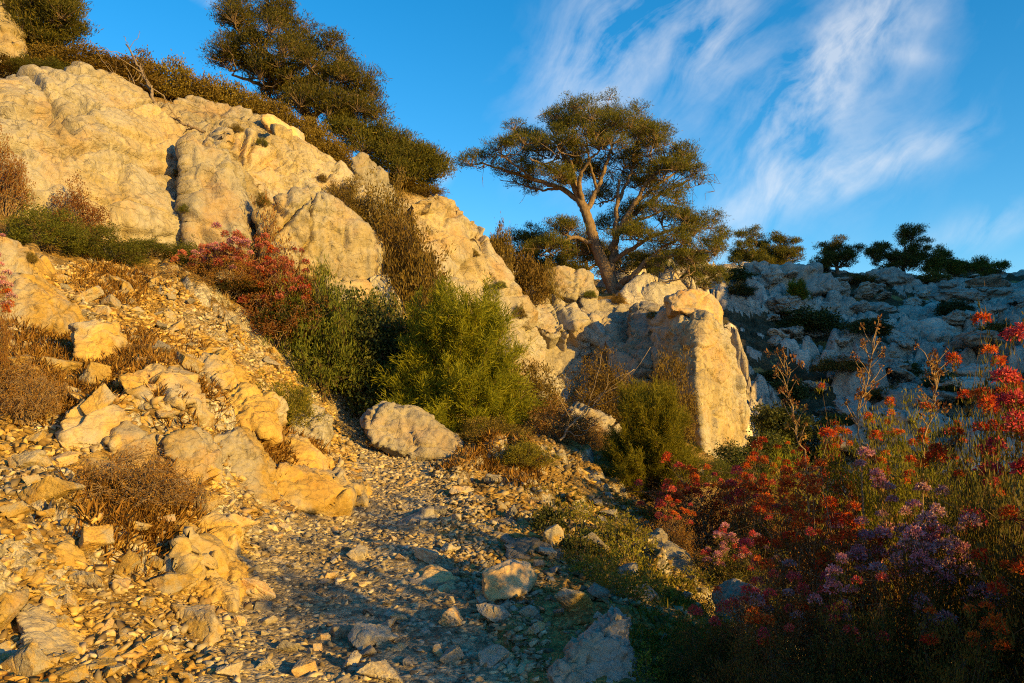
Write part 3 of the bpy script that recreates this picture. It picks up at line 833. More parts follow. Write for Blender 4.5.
# loose stone shapes
def stone_shape(seed, flat=.6, cut=2, long=1.3):
    """an angular chip: a box with jittered and broken corners"""
    r = np.random.default_rng(seed)
    c = np.array([(x, y, z) for x in (-1, 1) for y in (-1, 1) for z in (-1, 1)], float)
    p = c * r.uniform(.55, 1.0, (8, 3)) + r.normal(size=(8, 3)) * .12
    p = np.delete(p, r.choice(8, cut, replace=False), 0)
    p = np.concatenate([p, r.normal(size=(1, 3)) * .55])
    p *= np.array([long, 1.0, flat]) * .48
    b = bmesh.new(); hull_bm(b, p)
    bmesh.ops.triangulate(b, faces=b.faces)
    bmesh.ops.recalc_face_normals(b, faces=b.faces)
    b.verts.index_update()
    V = np.array([v.co for v in b.verts]); F = np.array([[v.index for v in f.verts] for f in b.faces])
    b.free()
    return V, F


GRAV = [stone_shape(100 + k, random.uniform(.35, .8), random.choice([1, 2, 3, 3]), random.uniform(1.0, 1.8)) for k in range(24)]


def big_stone(seed):
    r = np.random.default_rng(seed)
    c = np.array([(x, y, z) for x in (-1, 1) for y in (-1, 1) for z in (-1, 1)], float)
    p = c * r.uniform(.6, 1.0, (8, 3)) + r.normal(size=(8, 3)) * .10
    p = np.delete(p, r.choice(8, r.integers(1, 4), replace=False), 0)
    p = np.concatenate([p, r.normal(size=(4, 3)) * .62]) * np.array([r.uniform(1.1, 1.6), 1.0, r.uniform(.5, .85)]) * .48
    V, N, T = remesh([p], .032, 0)
    V = weather(V, N, .5, seed, .035, .02, .02)
    return V, T


def crag(seed):
    r = np.random.default_rng(seed)
    hs = []
    for k in range(r.integers(1, 4)):
        p = r.normal(size=(14, 3)); p /= np.linalg.norm(p, axis=1)[:, None]
        p *= r.uniform(.75, 1.1, (14, 1)) * np.array([r.uniform(.8, 1.3), 1.0, r.uniform(.6, 1.0)]) * (.55 if k == 0 else .38)
        hs.append(p + (0 if k == 0 else 1) * r.normal(size=3) * np.array([.4, .3, .12]))
    V, N, T = remesh(hs, .03, 1)
    V = weather(V, N, .42, seed, .09, .035, .06, flute=.03, bed=.03)
    return V, T


BIG = [big_stone(300 + k) for k in range(12)]
CRAG = [crag(400 + k) for k in range(10)]


def big_meshes(mat):
    return [mesh('stone', V, T, [MAT[mat]], True) for V, T in BIG]


STN = {k: big_meshes(k) for k in ('ochre', 'stone_grey', 'orange', 'grey')}
STN['far_rock'] = [mesh('crag', V, T, [MAT['far_rock']], True) for V, T in CRAG]


def scatter_stones(poly, n, smin, smax, mats, label, group, seed, minpx=0, power=2.0):
    r = np.random.default_rng(seed)
    xs = [p[0] for p in poly]; ys = [p[1] for p in poly]
    k = n * 12
    px = r.uniform(min(xs), max(xs), k); py = r.uniform(min(ys), max(ys), k)
    ok = inside(px, py, poly); px, py = px[ok], py[ok]
    h = hit(px, py)
    done = []
    for i in range(len(h)):
        if len(done) >= n or not np.isfinite(h[i, 0]):
            continue
        s = smin + (smax - smin) * r.random() ** power
        if s * FPX / h[i, 1] < minpx:
            s = minpx * h[i, 1] / FPX
        if any((h[i, 0] - d[0]) ** 2 + (h[i, 1] - d[1]) ** 2 < (.42 * (s + d[2])) ** 2 for d in done):
            continue
        done.append((h[i, 0], h[i, 1], s))
        me = STN[mats[r.integers(len(mats))]][r.integers(12)]
        put('stone', me, (h[i, 0], h[i, 1], h[i, 2] + s * .2), sc=(s, s * r.uniform(.75, 1.1), s * r.uniform(.7, 1.1)), rot=(r.normal() * .35, r.normal() * .35, r.uniform(0, 6.28)), label=label, cat='stone', group=group)
    return done


BANK = [(0, 335), (60, 345), (110, 370), (190, 410), (250, 520), (205, 560), (195, 620), (190, 683), (0, 683)]
SCREE = [(60, 270), (100, 262), (170, 290), (250, 330), (310, 395), (300, 440), (250, 425), (190, 405), (110, 365), (60, 335)]
TRACK = [(195, 683), (225, 600), (255, 540), (330, 505), (370, 475), (345, 450), (310, 420), (340, 405), (370, 445), (450, 465), (470, 500), (500, 560), (540, 620), (545, 683)]
VERGE = [(440, 455), (560, 455), (620, 490), (700, 530), (760, 600), (700, 640), (620, 640), (560, 620), (500, 560), (470, 500)]
scatter_stones(BANK, 130, .08, .36, ['ochre', 'ochre', 'ochre', 'ochre', 'orange'], 'angular yellow stone lying loose on the sunlit bank', 'stones on the sunlit bank', 1, 11, 3)
scatter_stones(SCREE, 50, .10, .36, ['ochre', 'ochre', 'grey'], 'broken pale stone in the upper scree below the bushes', 'stones in the upper scree', 2, 10, 2.5)
scatter_stones(TRACK, 80, .06, .26, ['stone_grey', 'stone_grey', 'orange', 'grey'], 'loose greyish stone lying in the gravel of the path', 'stones on the path', 3, 10, 3)
scatter_stones(VERGE, 45, .07, .3, ['ochre', 'stone_grey', 'grey'], 'weathered stone lying among the herbs of the verge', 'stones on the verge', 4, 10, 2)


def gravel(name, poly, n, rmin, rmax, smin, smax, mat, label, seed, power=2.5):
    r = np.random.default_rng(seed)
    rr = np.sqrt(r.uniform(rmin ** 2, rmax ** 2, n)); a = r.uniform(-.85 if name == 'scree' else -.62, .3, n)
    x, y = rr * np.sin(a), rr * np.cos(a)
    z = H(x, y)
    px, py = to_px(np.stack([x, y, z], -1))
    ok = inside(px, py, poly)
    x, y, z, rr = x[ok], y[ok], z[ok], rr[ok]
    n = len(x)
    s = (smin + (smax - smin) * r.random(n) ** power) * np.clip(.6 + rr / 24, .75, 1.1)
    parts = []
    kk = r.integers(len(GRAV), size=n)
    for k, (gv, gf) in enumerate(GRAV):
        i = np.where(kk == k)[0]
        m = len(i)
        if not m:
            continue
        c, sn = np.cos(t := r.uniform(0, 6.28, m)), np.sin(t)
        tx, ty = r.normal(size=m) * .35, r.normal(size=m) * .35
        v = gv[None] * s[i, None, None] * r.uniform(.75, 1.25, (m, 1, 3))
        vx, vy, vz = v[..., 0], v[..., 1], v[..., 2]
        vy, vz = vy * np.cos(tx)[:, None] - vz * np.sin(tx)[:, None], vy * np.sin(tx)[:, None] + vz * np.cos(tx)[:, None]
        vx, vz = vx * np.cos(ty)[:, None] + vz * np.sin(ty)[:, None], -vx * np.sin(ty)[:, None] + vz * np.cos(ty)[:, None]
        vx, vy = vx * c[:, None] - vy * sn[:, None], vx * sn[:, None] + vy * c[:, None]
        W = np.stack([vx + x[i, None], vy + y[i, None], vz + (z[i] + s[i] * .12)[:, None]], -1).reshape(-1, 3)
        F = (gf[None] + len(gv) * np.arange(m)[:, None, None]).reshape(-1, 3)
        parts.append((W, F))
    V, F = cat(parts)
    put(name, mesh(name, V, F, [MAT[mat]], False), kind='stuff', label=label, cat='gravel')


def grow(poly, d):
    a = np.array(poly, float); c = a.mean(0)
    return [tuple(c + (p - c) * d) for p in a]


gravel('gravel', grow(TRACK, 1.05), 190000, 4.4, 18, .008, .07, 'gravel', 'grey crushed stone covering the shaded path', 5)
gravel('scree', [(-420, 250)] + [(60, 265), (100, 258), (180, 285), (310, 380), (350, 440), (360, 480), (250, 545), (210, 683), (150, 760), (-420, 800)], 330000, 3.6, 17, .007, .085, 'scree', 'yellow stone chips covering the sunlit bank', 6, 5)
gravel('rubble', grow(VERGE, 1.15), 60000, 4.6, 18, .010, .09, 'scree', 'small stone chips between the herbs of the verge', 7, 3)

# boulders bedded in the far hillside
r_ = np.random.default_rng(77)
FARP = [(770, 275), (880, 282), (1024, 285), (1024, 420), (900, 430), (800, 440), (765, 400)]
n_far = 0
px = r_.uniform(755, 1024, 900); py = r_.uniform(272, 440, 900)
h = hit(px, py)
keep = []
for i in range(len(h)):
    if n_far >= 55 or not np.isfinite(h[i, 0]) or h[i, 1] < 30 or (px[i] < 810 and py[i] > 355):
        continue
    s = 1.0 + 2.6 * r_.random() ** 1.6
    if any((h[i, 0] - d[0]) ** 2 + ((h[i, 1] - d[1]) * .8) ** 2 < (.5 * (s + d[2])) ** 2 for d in keep):
        continue
    keep.append((h[i, 0], h[i, 1], s)); n_far += 1
    put('boulder', STN['far_rock'][r_.integers(10)], (h[i, 0], h[i, 1], h[i, 2] + s * .05), sc=(s * 1.35, s, s * r_.uniform(.5, .8)), rot=(r_.normal() * .2, r_.normal() * .2, r_.uniform(0, 6.28)),
        label='grey limestone boulder bedded in the shaded hillside across the hollow', cat='boulder', group='boulders on the far hillside')
for (bx, by, s, lab) in [(803, 290, 4.6, 'widest pale rounded crag just under the row of crest trees'), (762, 284, 3.6, 'pale crag below the twin dark trees on the far crest'), (900, 282, 2.6, 'pair-topped rounded crag below the tallest tree of the far crest'),
                         (935, 345, 4.2, 'broad grey dome of rock in the middle of the far hillside'), (895, 425, 3.6, 'pointed grey rock at the foot of the far hillside')]:
    p = hit(bx, by)[0]
    put('boulder', STN['far_rock'][r_.integers(10)], (p[0], p[1] + .5, p[2] + s * .08), sc=(s, s * .8, s * .75), rz=r_.uniform(0, 6.28), label=lab, cat='boulder')


# ------------------------------------------------------------------ trees
def pine(name, label, limbs, lobes, dens=1.0, seed=1, leafL=.14, leafW=.02, nblade=32, group=None, bare=0, mat='pine', pad=6, spread=1.0, padr=1.0):
    """limbs: [[(px,py,Y,r)...]...] the first one starts at the ground; lobes: [(px,py,Y,rx,ry,rz)]"""
    global rng
    rng = np.random.default_rng(seed)
    wood, nodes, nr = [], [], []
    for L in limbs:
        a = np.array(L, float)
        pp = P(a[:, 0], a[:, 1], a[:, 2])
        ln, rd = smooth_line(pp, a[:, 3] * .84, 7, .02)
        wood.append(tube(ln, rd, 8)); nodes.append(ln); nr.append(rd)
    a0 = np.array(limbs[0][0], float)
    base = P(a0[0], a0[1], a0[2])
    nodes = np.concatenate(nodes); nr = np.concatenate(nr)
    nodes0 = nodes
    cen, out, tips, tipf = [], [], [], []
    for (px, py, Y, rx, ry, rz) in lobes:
        c0 = P(px, py, Y)
        # every bough carries several smaller rounded pads of needles
        RZ = max(rz * 1.45, .55)
        u = rng.normal(size=(pad, 3)); u /= np.linalg.norm(u, axis=1)[:, None]; u[:, 2] = np.where(u[:, 2] < -.4, -u[:, 2], u[:, 2])
        off = u * rng.uniform(.35, 1.12, (pad, 1)) * np.array([rx, ry, RZ])
        pads = [(c0 + o, rng.uniform(.6, 1.3)) for o in off]
        d = np.linalg.norm((nodes0 - c0) * np.array([1, 1, 1.2]), axis=1) + 1.0 * np.maximum(0, nodes0[:, 2] - c0[2])
        k = int(d.argmin())
        A = nodes0[k]
        mid = (A + c0) / 2 + np.array([rng.normal() * .2, rng.normal() * .2, -.10 * np.linalg.norm(c0 - A)])
        r0 = min(nr[k] * .75, .06)
        ln0, rd0 = smooth_line([A, mid, c0 - np.array([0, 0, rz * .4])], [r0, r0 * .65, r0 * .35], 5, .03)
        wood.append(tube(ln0, rd0, 6))
        for (c, sc_) in pads:
            st_ = ln0[rng.integers(4, len(ln0) - 1)]
            e = c - np.array([0, 0, rz * sc_ * .3])
            ln, rd = smooth_line([st_, (st_ + e) / 2 + rng.normal(size=3) * .12, e], [.028, .018, .008], 4, .02)
            wood.append(tube(ln, rd, 4)); sub = ln[2:]
            R3 = np.array([.46, .46, .34]) * sc_ * padr
            n = int(dens * 13 * sc_ ** 2) + 4
            u = rng.normal(size=(n, 3)); u /= np.linalg.norm(u, axis=1)[:, None]
            u[:, 2] = np.where(u[:, 2] < -.5, -u[:, 2] * .6, u[:, 2])
            pos = c + u * (rng.uniform(.3, 1.1, n) ** .6)[:, None] * R3
            kk = ((pos[:, None] - sub[None]) ** 2).sum(-1).argmin(1)
            tips.append(sub[kk]); tipf.append(pos)
            cen.append(pos); od = pos - (c - np.array([0, 0, R3[2] * .8])); out.append(od / (np.linalg.norm(od, axis=1)[:, None] + 1e-9))
    for _ in range(bare):      # bare twigs hanging under the crown
        k = rng.integers(len(tipf)); j = rng.integers(len(tipf[k]))
        A = tipf[k][j]; e = A + np.array([rng.normal() * .25, rng.normal() * .2, -abs(rng.normal()) * .25])
        tips.append(A[None]); tipf.append(e[None])
    A = np.concatenate(tips); B = np.concatenate(tipf)
    cen = np.concatenate(cen); out = np.concatenate(out)
    wood.append(cones(A, B, .012, .005))
    n = len(cen)
    nb = nblade
    rep = np.repeat(np.arange(n), nb)
    loc = rng.normal(size=(n * nb, 3)) * np.array([.11, .11, .07]) * spread
    dd = out[rep] * .7 + rng.normal(size=(n * nb, 3)) * .7 + np.array([0, 0, .3])
    V, F = blades(cen[rep] + loc, dd, leafL * rng.uniform(.6, 1.2, n * nb), leafW)
    root = put(name, None, base, label=label, cat='tree', group=group)
    wv, wf = cat(wood)
    put('trunk', mesh('trunk', wv - base, wf, [MAT['bark']], True), parent=root)
    put('crown', mesh('crown', V - base, F, [MAT[mat]], False), parent=root)
    return root


# the big Aleppo pine
T = 34.0
limbs = [
    [(617, 298, T, .34), (606, 270, T, .30), (596, 245, T, .27), (589, 222, T, .24), (582, 203, T, .21), (572, 180, T - .2, .14), (565, 160, T - .4, .09), (556, 142, T - .5, .05)],
    [(608, 276, T, .22), (614, 255, T + .3, .19), (616, 235, T + .3, .16), (617, 205, T + .4, .10), (619, 180, T + .5, .06)],
    [(610, 250, T + .3, .15), (622, 225, T + .2, .14), (634, 205, T, .12), (647, 183, T - .3, .08), (660, 172, T - .4, .05)],
    [(582, 203, T, .15), (560, 188, T + .2, .12), (535, 180, T + .4, .10), (505, 170, T + .5, .07), (480, 163, T + .6, .04)],
    [(586, 212, T, .15), (597, 190, T + .4, .12), (606, 165, T + .8, .09), (612, 145, T + 1, .05)],
    [(582, 203, T, .14), (580, 178, T - .6, .10), (590, 160, T - 1, .07), (600, 150, T - 1.2, .04)],
    [(622, 225, T + .2, .12), (640, 210, T + .8, .10), (660, 195, T + 1.2, .07), (690, 180, T + 1.5, .04)],
    [(612, 262, T + .2, .13), (630, 250, T - .4, .11), (655, 235, T - .7, .08), (690, 225, T - 1, .05)],
    [(614, 292, T, .20), (624, 282, T - .4, .17), (634, 275, T - .8, .14), (650, 258, T - 1, .10), (672, 256, T - 1.3, .07), (705, 250, T - 1.6, .04)],
    [(634, 275, T - .8, .10), (648, 282, T - 1.1, .08), (665, 283, T - 1.3, .05)],
    [(596, 245, T, .12), (575, 238, T - .4, .09), (556, 246, T - .8, .06), (540, 255, T - 1, .04)],
    [(572, 180, T, .09), (550, 168, T - .6, .07), (530, 158, T - 1, .04)],
    [(577, 190, T, .09), (572, 165, T + .6, .07), (560, 145, T + 1, .05), (550, 128, T + 1.2, .03)],
    [(597, 190, T + .4, .08), (590, 165, T - .2, .06), (586, 140, T - .6, .04), (580, 118, T - .8, .02)],
    [(617, 205, T + .4, .09), (628, 180, T + .8, .07), (636, 158, T + 1, .05), (640, 140, T + 1, .03)],
    [(634, 205, T, .09), (652, 190, T + .4, .07), (676, 172, T + .7, .05), (690, 162, T + .8, .03)],
    [(622, 225, T + .2, .09), (645, 218, T + .6, .06), (668, 208, T + .8, .04)],
    [(560, 188, T + .2, .08), (540, 190, T + .6, .05), (520, 184, T + .9, .03), (500, 180, T + 1, .02)],
    [(535, 180, T + .4, .07), (515, 165, T - .2, .05), (498, 152, T - .4, .03)],
    [(650, 258, T - 1, .07), (668, 244, T - 1.2, .05), (690, 238, T - 1.3, .03)],
]
lobes = []
for (px, py, dy, rx, ry, rz) in [
    (480, 158, .5, .9, 1.0, .45), (500, 150, -.4, 1.0, 1.1, .5), (520, 140, .8, 1.1, 1.2, .5), (545, 128, 0, 1.1, 1.2, .6), (515, 172, .2, 1.0, 1.0, .35), (555, 112, .4, 1.1, 1.2, .6), (575, 105, -.3, 1.1, 1.2, .5),
    (600, 108, .6, 1.2, 1.2, .55), (622, 114, -.4, 1.1, 1.2, .55), (585, 125, -1.6, 1.2, 1.0, .6), (560, 143, -1.8, 1.2, .9, .5), (610, 132, -1.4, 1.2, 1.0, .6), (640, 130, .3, 1.1, 1.2, .55), (655, 143, -.6, 1.1, 1.2, .6),
    (675, 152, .6, 1.1, 1.1, .6), (692, 160, 0, .9, 1.0, .6), (695, 178, .8, .8, .9, .5), (670, 172, -1.2, 1.1, 1.0, .5), (640, 155, 1.6, 1.2, 1.1, .6), (530, 152, 1.6, 1.1, 1.0, .45), (600, 150, 1.9, 1.3, 1.1, .6), (565, 160, 1.5, 1.1, 1.0, .5),
    (625, 170, 1.5, 1.1, 1.0, .5), (650, 190, 1.0, .9, .9, .4), (680, 195, .4, .9, .9, .35),
    (630, 212, 1.2, .8, .8, .35), (660, 212, -.6, 1.1, 1.0, .4), (690, 222, -.9, 1.1, 1.0, .4), (700, 232, .2, .9, 1.0, .4), (640, 235, -.9, .9, .9, .4), (670, 240, -1.3, 1.1, 1.0, .4), (705, 250, -1.6, 1.0, 1.0, .5), (722, 250, -.8, .6, .8, .6),
    (690, 266, -1.6, 1.0, .9, .35), (655, 262, .6, .9, .9, .4), (600, 262, 1.4, .9, .9, .45), (580, 250, 1.4, .8, .9, .4), (565, 230, -.6, .55, .6, .3), (548, 250, -1.0, .7, .7, .3), (630, 268, 1.4, 1.0, .9, .5),
    (530, 185, 1.0, .8, .8, .25), (550, 178, -.9, .8, .8, .3), (598, 178, 1.6, 1.0, .9, .5), (570, 172, 1.8, .9, .9, .4), (640, 178, 1.6, 1.0, .9, .5), (610, 122, -1.0, 1.1, 1.0, .6), (575, 118, 1.2, 1.1, 1.0, .6), (640, 122, 1.0, 1.0, 1.0, .5), (600, 200, 1.8, .8, .8, .4), (612, 228, 1.6, .8, .8, .4),
]:
    px = 600 + (px - 600) * (.90 if px > 640 and py < 205 else .96)
    lobes.append((px, py + (12 if py < 136 else 4 if py < 160 else 0), T + dy, rx, ry, rz))
pine('pine_tree', 'spreading umbrella-shaped pine with bare pale limbs standing alone on the rocky ridge', limbs, lobes, 1.0, 5, bare=900, pad=6)

pine('pine_tree', 'large dense pine leaning along the brushy crest above the cliff', [
    [(318, 146, 27, .22), (310, 120, 27, .18), (292, 90, 27, .15), (270, 60, 27, .11), (250, 30, 27, .06), (243, 15, 27, .03)],
    [(310, 120, 27, .13), (330, 105, 26.6, .1), (355, 95, 26.2, .05)], [(292, 90, 27, .1), (262, 85, 26.8, .08), (232, 75, 26.6, .04)], [(292, 90, 27, .1), (310, 75, 27.4, .08), (330, 65, 27.6, .04)],
], [(236, 22, 27, .5, .6, .5), (240, 42, 26.8, .7, .8, .6), (228, 66, 26.6, .6, .7, .4), (268, 28, 27.2, .6, .7, .5), (262, 50, 26.2, .9, .9, .6), (290, 48, 27.4, .8, .9, .6), (285, 72, 26.2, 1.0, .9, .6), (312, 58, 27, .8, .8, .5), (318, 80, 26.2, 1.0, .9, .6), (345, 78, 27, .8, .9, .5),
    (360, 92, 26.6, .7, .8, .5), (340, 105, 26, .9, .8, .5), (300, 102, 26, 1.0, .8, .6), (265, 82, 26.2, .9, .9, .5), (365, 110, 26.4, .5, .6, .4), (330, 122, 25.8, .6, .6, .35), (250, 72, 27.4, .8, .8, .5), (285, 100, 27.5, .8, .8, .5), (325, 100, 28, .9, .9, .6)],
    1.5, 6)
pine('pine_tree', 'low spreading pine at the lower end of the cliff crest', [
    [(385, 196, 26, .12), (388, 180, 26, .1), (398, 165, 26, .07), (410, 155, 26, .04)], [(388, 180, 26, .07), (408, 175, 25.8, .05), (428, 172, 25.6, .03)], [(388, 180, 26, .07), (372, 160, 25.8, .05), (362, 148, 25.8, .03)],
], [(352, 140, 25.8, .6, .7, .35), (368, 142, 26, .7, .7, .35), (386, 148, 26, .7, .7, .35), (400, 156, 25.8, .6, .7, .3), (380, 162, 25.6, .7, .6, .3), (418, 164, 25.6, .55, .6, .3), (430, 176, 25.6, .45, .5, .3), (410, 178, 25.4, .6, .6, .3), (398, 172, 25.4, .6, .6, .3)],
    1.5, 7)
pine('pine_tree', 'tall dense corner tree overhanging the brush above the broad rock face', [
    [(40, 84, 21.5, .22), (38, 60, 21.5, .18), (32, 30, 21.5, .15), (25, 0, 21.5, .12), (15, -30, 21.5, .07)], [(38, 60, 21.5, .1), (55, 40, 21.2, .08), (68, 20, 21, .04)],
], [(30, 10, 21, .8, .8, .6), (58, 8, 21.2, .6, .7, .5), (66, 28, 21, .45, .6, .4), (45, 32, 20.8, .8, .7, .5), (20, 36, 21.2, .7, .7, .5), (60, 48, 21.2, .5, .6, .35), (35, 56, 21, .7, .7, .4), (10, 10, 22, .8, .9, .7), (25, -20, 21.5, 1.2, 1.2, .8), (55, -18, 21.6, .7, .8, .6), (5, 58, 21.4, .6, .6, .4)],
    1.7, 8)
# trees behind the big pine and on the far crest
pine('pine_tree', 'dark bushy pine low behind the steep slab', [
    [(540, 284, 38, .14), (535, 268, 38, .11), (525, 255, 38, .06)], [(535, 268, 38, .09), (552, 258, 38, .06)],
], [(512, 250, 38, .9, .9, .5), (530, 243, 38.4, 1.0, .9, .5), (548, 252, 38, 1.0, .9, .5), (525, 262, 37.4, 1.1, .8, .5), (556, 266, 38, .9, .8, .5)], 1.6, 9)
pine('pine_tree', 'dark pine half hidden behind the trunk of the spreading pine', [
    [(590, 290, 40, .14), (588, 270, 40, .11), (582, 252, 40, .06)], [(588, 270, 40, .09), (604, 256, 40, .06)],
], [(575, 262, 40, 1.0, .9, .5), (592, 252, 40.4, 1.0, .9, .5), (610, 262, 40, 1.1, .9, .5), (586, 276, 39.4, 1.1, .8, .5), (630, 268, 40, 1.0, .9, .5), (560, 278, 39.5, .8, .8, .4)], 1.6, 10)
pine('pine_tree', 'dark low pine between the spreading pine and the far crest', [
    [(680, 296, 44, .14), (678, 280, 44, .11), (672, 262, 44, .06)], [(678, 280, 44, .09), (694, 266, 44, .06)],
], [(660, 268, 44, 1.1, .9, .6), (682, 262, 44.4, 1.2, .9, .6), (704, 268, 44, 1.2, .9, .6), (680, 282, 43.4, 1.6, .8, .6), (640, 280, 43.6, 1.0, .8, .5), (714, 284, 43.6, 1.0, .8, .5)], 1.6, 12)


def crest_tree(label, px, pyb, Y, lobes2, seed):
    x = P(px, pyb, Y)
    zb = H(x[0], Y)[0]
    # ground pixel row under the trunk
    a = np.array([[x[0], Y, zb - .1]]); bx, by = to_px(a)
    pt = min(l[1] for l in lobes2)
    mid = (by[0] + pt) / 2
    lobes2 = lobes2 + [(l[0] + (px - l[0]) * .2, l[1] + .5 * (by[0] - l[1]), l[2] - .4, l[3] * .8, l[4] * .8, l[5] * .8) for l in lobes2[::2]]
    lb = [[(px, by[0], Y, .2), (px - 1, mid + 3, Y, .15), (px + 1, (mid + pt) / 2, Y, .09), (px, pt + 4, Y, .04)]]
    for l in lobes2[::2]:
        lb.append([(px, mid + 5, Y, .11), ((px + l[0]) / 2, (mid + l[1]) / 2 + 2, (Y + l[2]) / 2, .08), (l[0], l[1] + 1, l[2], .04)])
    return pine('pine_tree', label, lb, lobes2, 1.2, seed, .18, .034, 26, pad=6, spread=1.2)


crest_tree('dark round-crowned tree, one of two touching on the far crest', 752, 272, 66, [(742, 246, 66, 1.1, 1.1, .7), (756, 242, 66, 1.2, 1.1, .7), (768, 250, 66.2, 1.0, 1.1, .7), (748, 258, 65.4, 1.3, 1.0, .7), (762, 262, 65.6, 1.1, 1.0, .6), (738, 262, 66, .8, 1, .6)], 21)
crest_tree('golden-lit tree with see-through crown beside the dark round one on the far crest', 783, 272, 66, [(780, 244, 66, .9, 1.0, .6), (790, 250, 66, .8, 1.0, .6), (776, 256, 66, .8, 1.0, .5), (788, 260, 65.6, .8, .9, .5)], 22)
crest_tree('small dark flat-topped tree standing alone between gaps on the far crest', 838, 274, 67, [(824, 254, 67, 1.1, 1.0, .6), (838, 250, 67, 1.2, 1.0, .6), (852, 255, 67, 1.0, 1.0, .6), (836, 262, 66.4, 1.5, 1.0, .6), (820, 264, 66.6, .9, 1, .5)], 23)
crest_tree('tallest tree of the far crest with a domed crown and golden flank', 904, 276, 67, [(884, 252, 67, 1.1, 1.1, .7), (898, 242, 67, 1.2, 1.1, .7), (912, 238, 67, 1.2, 1.1, .7), (926, 248, 67, 1.1, 1.1, .7), (905, 254, 66, 1.6, 1.1, .7), (872, 260, 66.6, 1.1, 1.1, .6), (890, 264, 66.2, 1.3, 1.1, .6), (918, 262, 66.4, 1.2, 1.1, .7)], 24)
crest_tree('small golden tree leaning against the tallest tree of the far crest', 938, 276, 66, [(934, 258, 66, 1.0, 1.0, .6), (944, 260, 66, .8, 1.0, .6), (938, 266, 65.6, 1.0, 1, .5)], 25)
crest_tree('tiny low tree nearest the end of the far crest', 988, 278, 66, [(980, 270, 66, .8, .8, .35), (994, 269, 66, .8, .8, .35)], 26)
crest_tree('tiny dark bush-like tree next to the low one on the far crest', 958, 277, 66, [(952, 270, 66, .7, .8, .35), (962, 271, 66, .7, .8, .35)], 27)


# ------------------------------------------------------------------ shrubs
def shrub_mesh(seed, h, r, nclump, nleaf, L, W, lm, sm='stem', up=.5, spread=.1, nstem=22, thick=.012, low=.12, hollow=.45):
    """real-size shrub: returns foliage mesh, stems mesh and the tips for flowers"""
    global rng
    rng = np.random.default_rng(seed)
    u = rng.normal(size=(nclump, 3)); u /= np.linalg.norm(u, axis=1)[:, None]
    u[:, 2] = np.abs(u[:, 2])
    lump = 1 + .6 * fbm(u * 2.4 + seed, 2, seed) + .12 * rng.normal(size=nclump)
    rho = rng.uniform(hollow, 1, nclump) ** .5 * lump
    pos = u * rho[:, None] * np.array([r, r, h * (1 - low)]); pos[:, 2] += h * low * rng.uniform(.6, 1.4, nclump)
    parts = []
    nodes = []
    idx = rng.choice(nclump, min(nstem, nclump), replace=False)
    for i in idx:
        b = np.array([rng.normal() * r * .12, rng.normal() * r * .12, -.05 * h])
        m = b * .5 + pos[i] * .5 + np.array([0, 0, .12 * h]) + rng.normal(size=3) * .05 * h
        ln, rd = smooth_line([b, m, pos[i]], [thick, thick * .65, thick * .25], 4, .008 * h)
        parts.append(tube(ln, rd, 4)); nodes.append(ln[2:])
    nodes = np.concatenate(nodes)
    k = ((pos[:, None] - nodes[None] + np.array([0, 0, .1 * h])) ** 2).sum(-1).argmin(1)
    parts.append(cones(nodes[k], pos, thick * .35, thick * .12))
    wv, wf = cat(parts)
    stems = mesh('stems', wv, wf, [MAT[sm]], True)
    fol = None
    if nleaf:
        rep = np.repeat(np.arange(nclump), nleaf)
        out = pos - np.array([0, 0, h * .25]); out /= np.linalg.norm(out, axis=1)[:, None]
        loc = pos[rep] + rng.normal(size=(len(rep), 3)) * spread
        d = out[rep] * .7 + rng.normal(size=(len(rep), 3)) * .65 + np.array([0, 0, up])
        V, F = blades(loc, d, L * rng.uniform(.6, 1.25, len(rep)), W * rng.uniform(.8, 1.2, len(rep)))
        fol = mesh('foliage', V, F, [MAT[lm]], False)
    tips = pos[(rho > .62) & (pos[:, 2] > .4 * h)]
    return fol, stems, tips


def needle_mesh(seed, h, r, nb, lm):
    """young pine: upright shoots clothed with needles"""
    global rng
    rng = np.random.default_rng(seed)
    parts, pos, dr = [], [], []
    for i in range(nb):
        an = rng.uniform(0, 6.28); t = rng.uniform(.05, 1)
        zz = h * t * .9; rr = r * (1 - .5 * t) * rng.uniform(.4, 1.1)
        b = np.array([0, 0, zz * .55]) + rng.normal(size=3) * .03 * h
        e = np.array([math.cos(an) * rr, math.sin(an) * rr, zz + .12 * h * rng.uniform(.4, 1.4)])
        m = (b + e) / 2 + np.array([0, 0, -.06 * h])
        ln, rd = smooth_line([b, m, e], [.016, .01, .005], 5, .006)
        parts.append(tube(ln, rd, 4))
        seg = np.gradient(ln, axis=0); seg /= np.linalg.norm(seg, axis=1)[:, None]
        for j in range(4, len(ln)):
            c = ln[j]; pos.append(c); dr.append(seg[j])
            if j >= 5:
                for _ in range(2):   # side shoot
                    s_ = seg[j] + rng.normal(size=3) * .6 + np.array([0, 0, .5]); s_ /= np.linalg.norm(s_)
                    for q_ in (.06, .12, .18):
                        pos.append(c + s_ * q_ * h * .5); dr.append(s_)
    ln, rd = smooth_line([(0, 0, -.1), (.02, .02, h * .5), (0, .03, h * .95)], [.04, .025, .01], 6)
    parts.append(tube(ln, rd, 6))
    wv, wf = cat(parts)
    pos = np.array(pos); dr = np.array(dr)
    nl = 15
    rep = np.repeat(np.arange(len(pos)), nl)
    lo = pos[rep] + rng.normal(size=(len(rep), 3)) * .03 + dr[rep] * rng.uniform(-.05, .05, (len(rep), 1))
    d = dr[rep] * .9 + rng.normal(size=(len(rep), 3)) * .55
    V, F = blades(lo, d, .10 * rng.uniform(.7, 1.2, len(rep)), .010)
    return mesh('foliage', V, F, [MAT[lm]], False), mesh('stems', wv, wf, [MAT['stem']], True), pos[-20:]


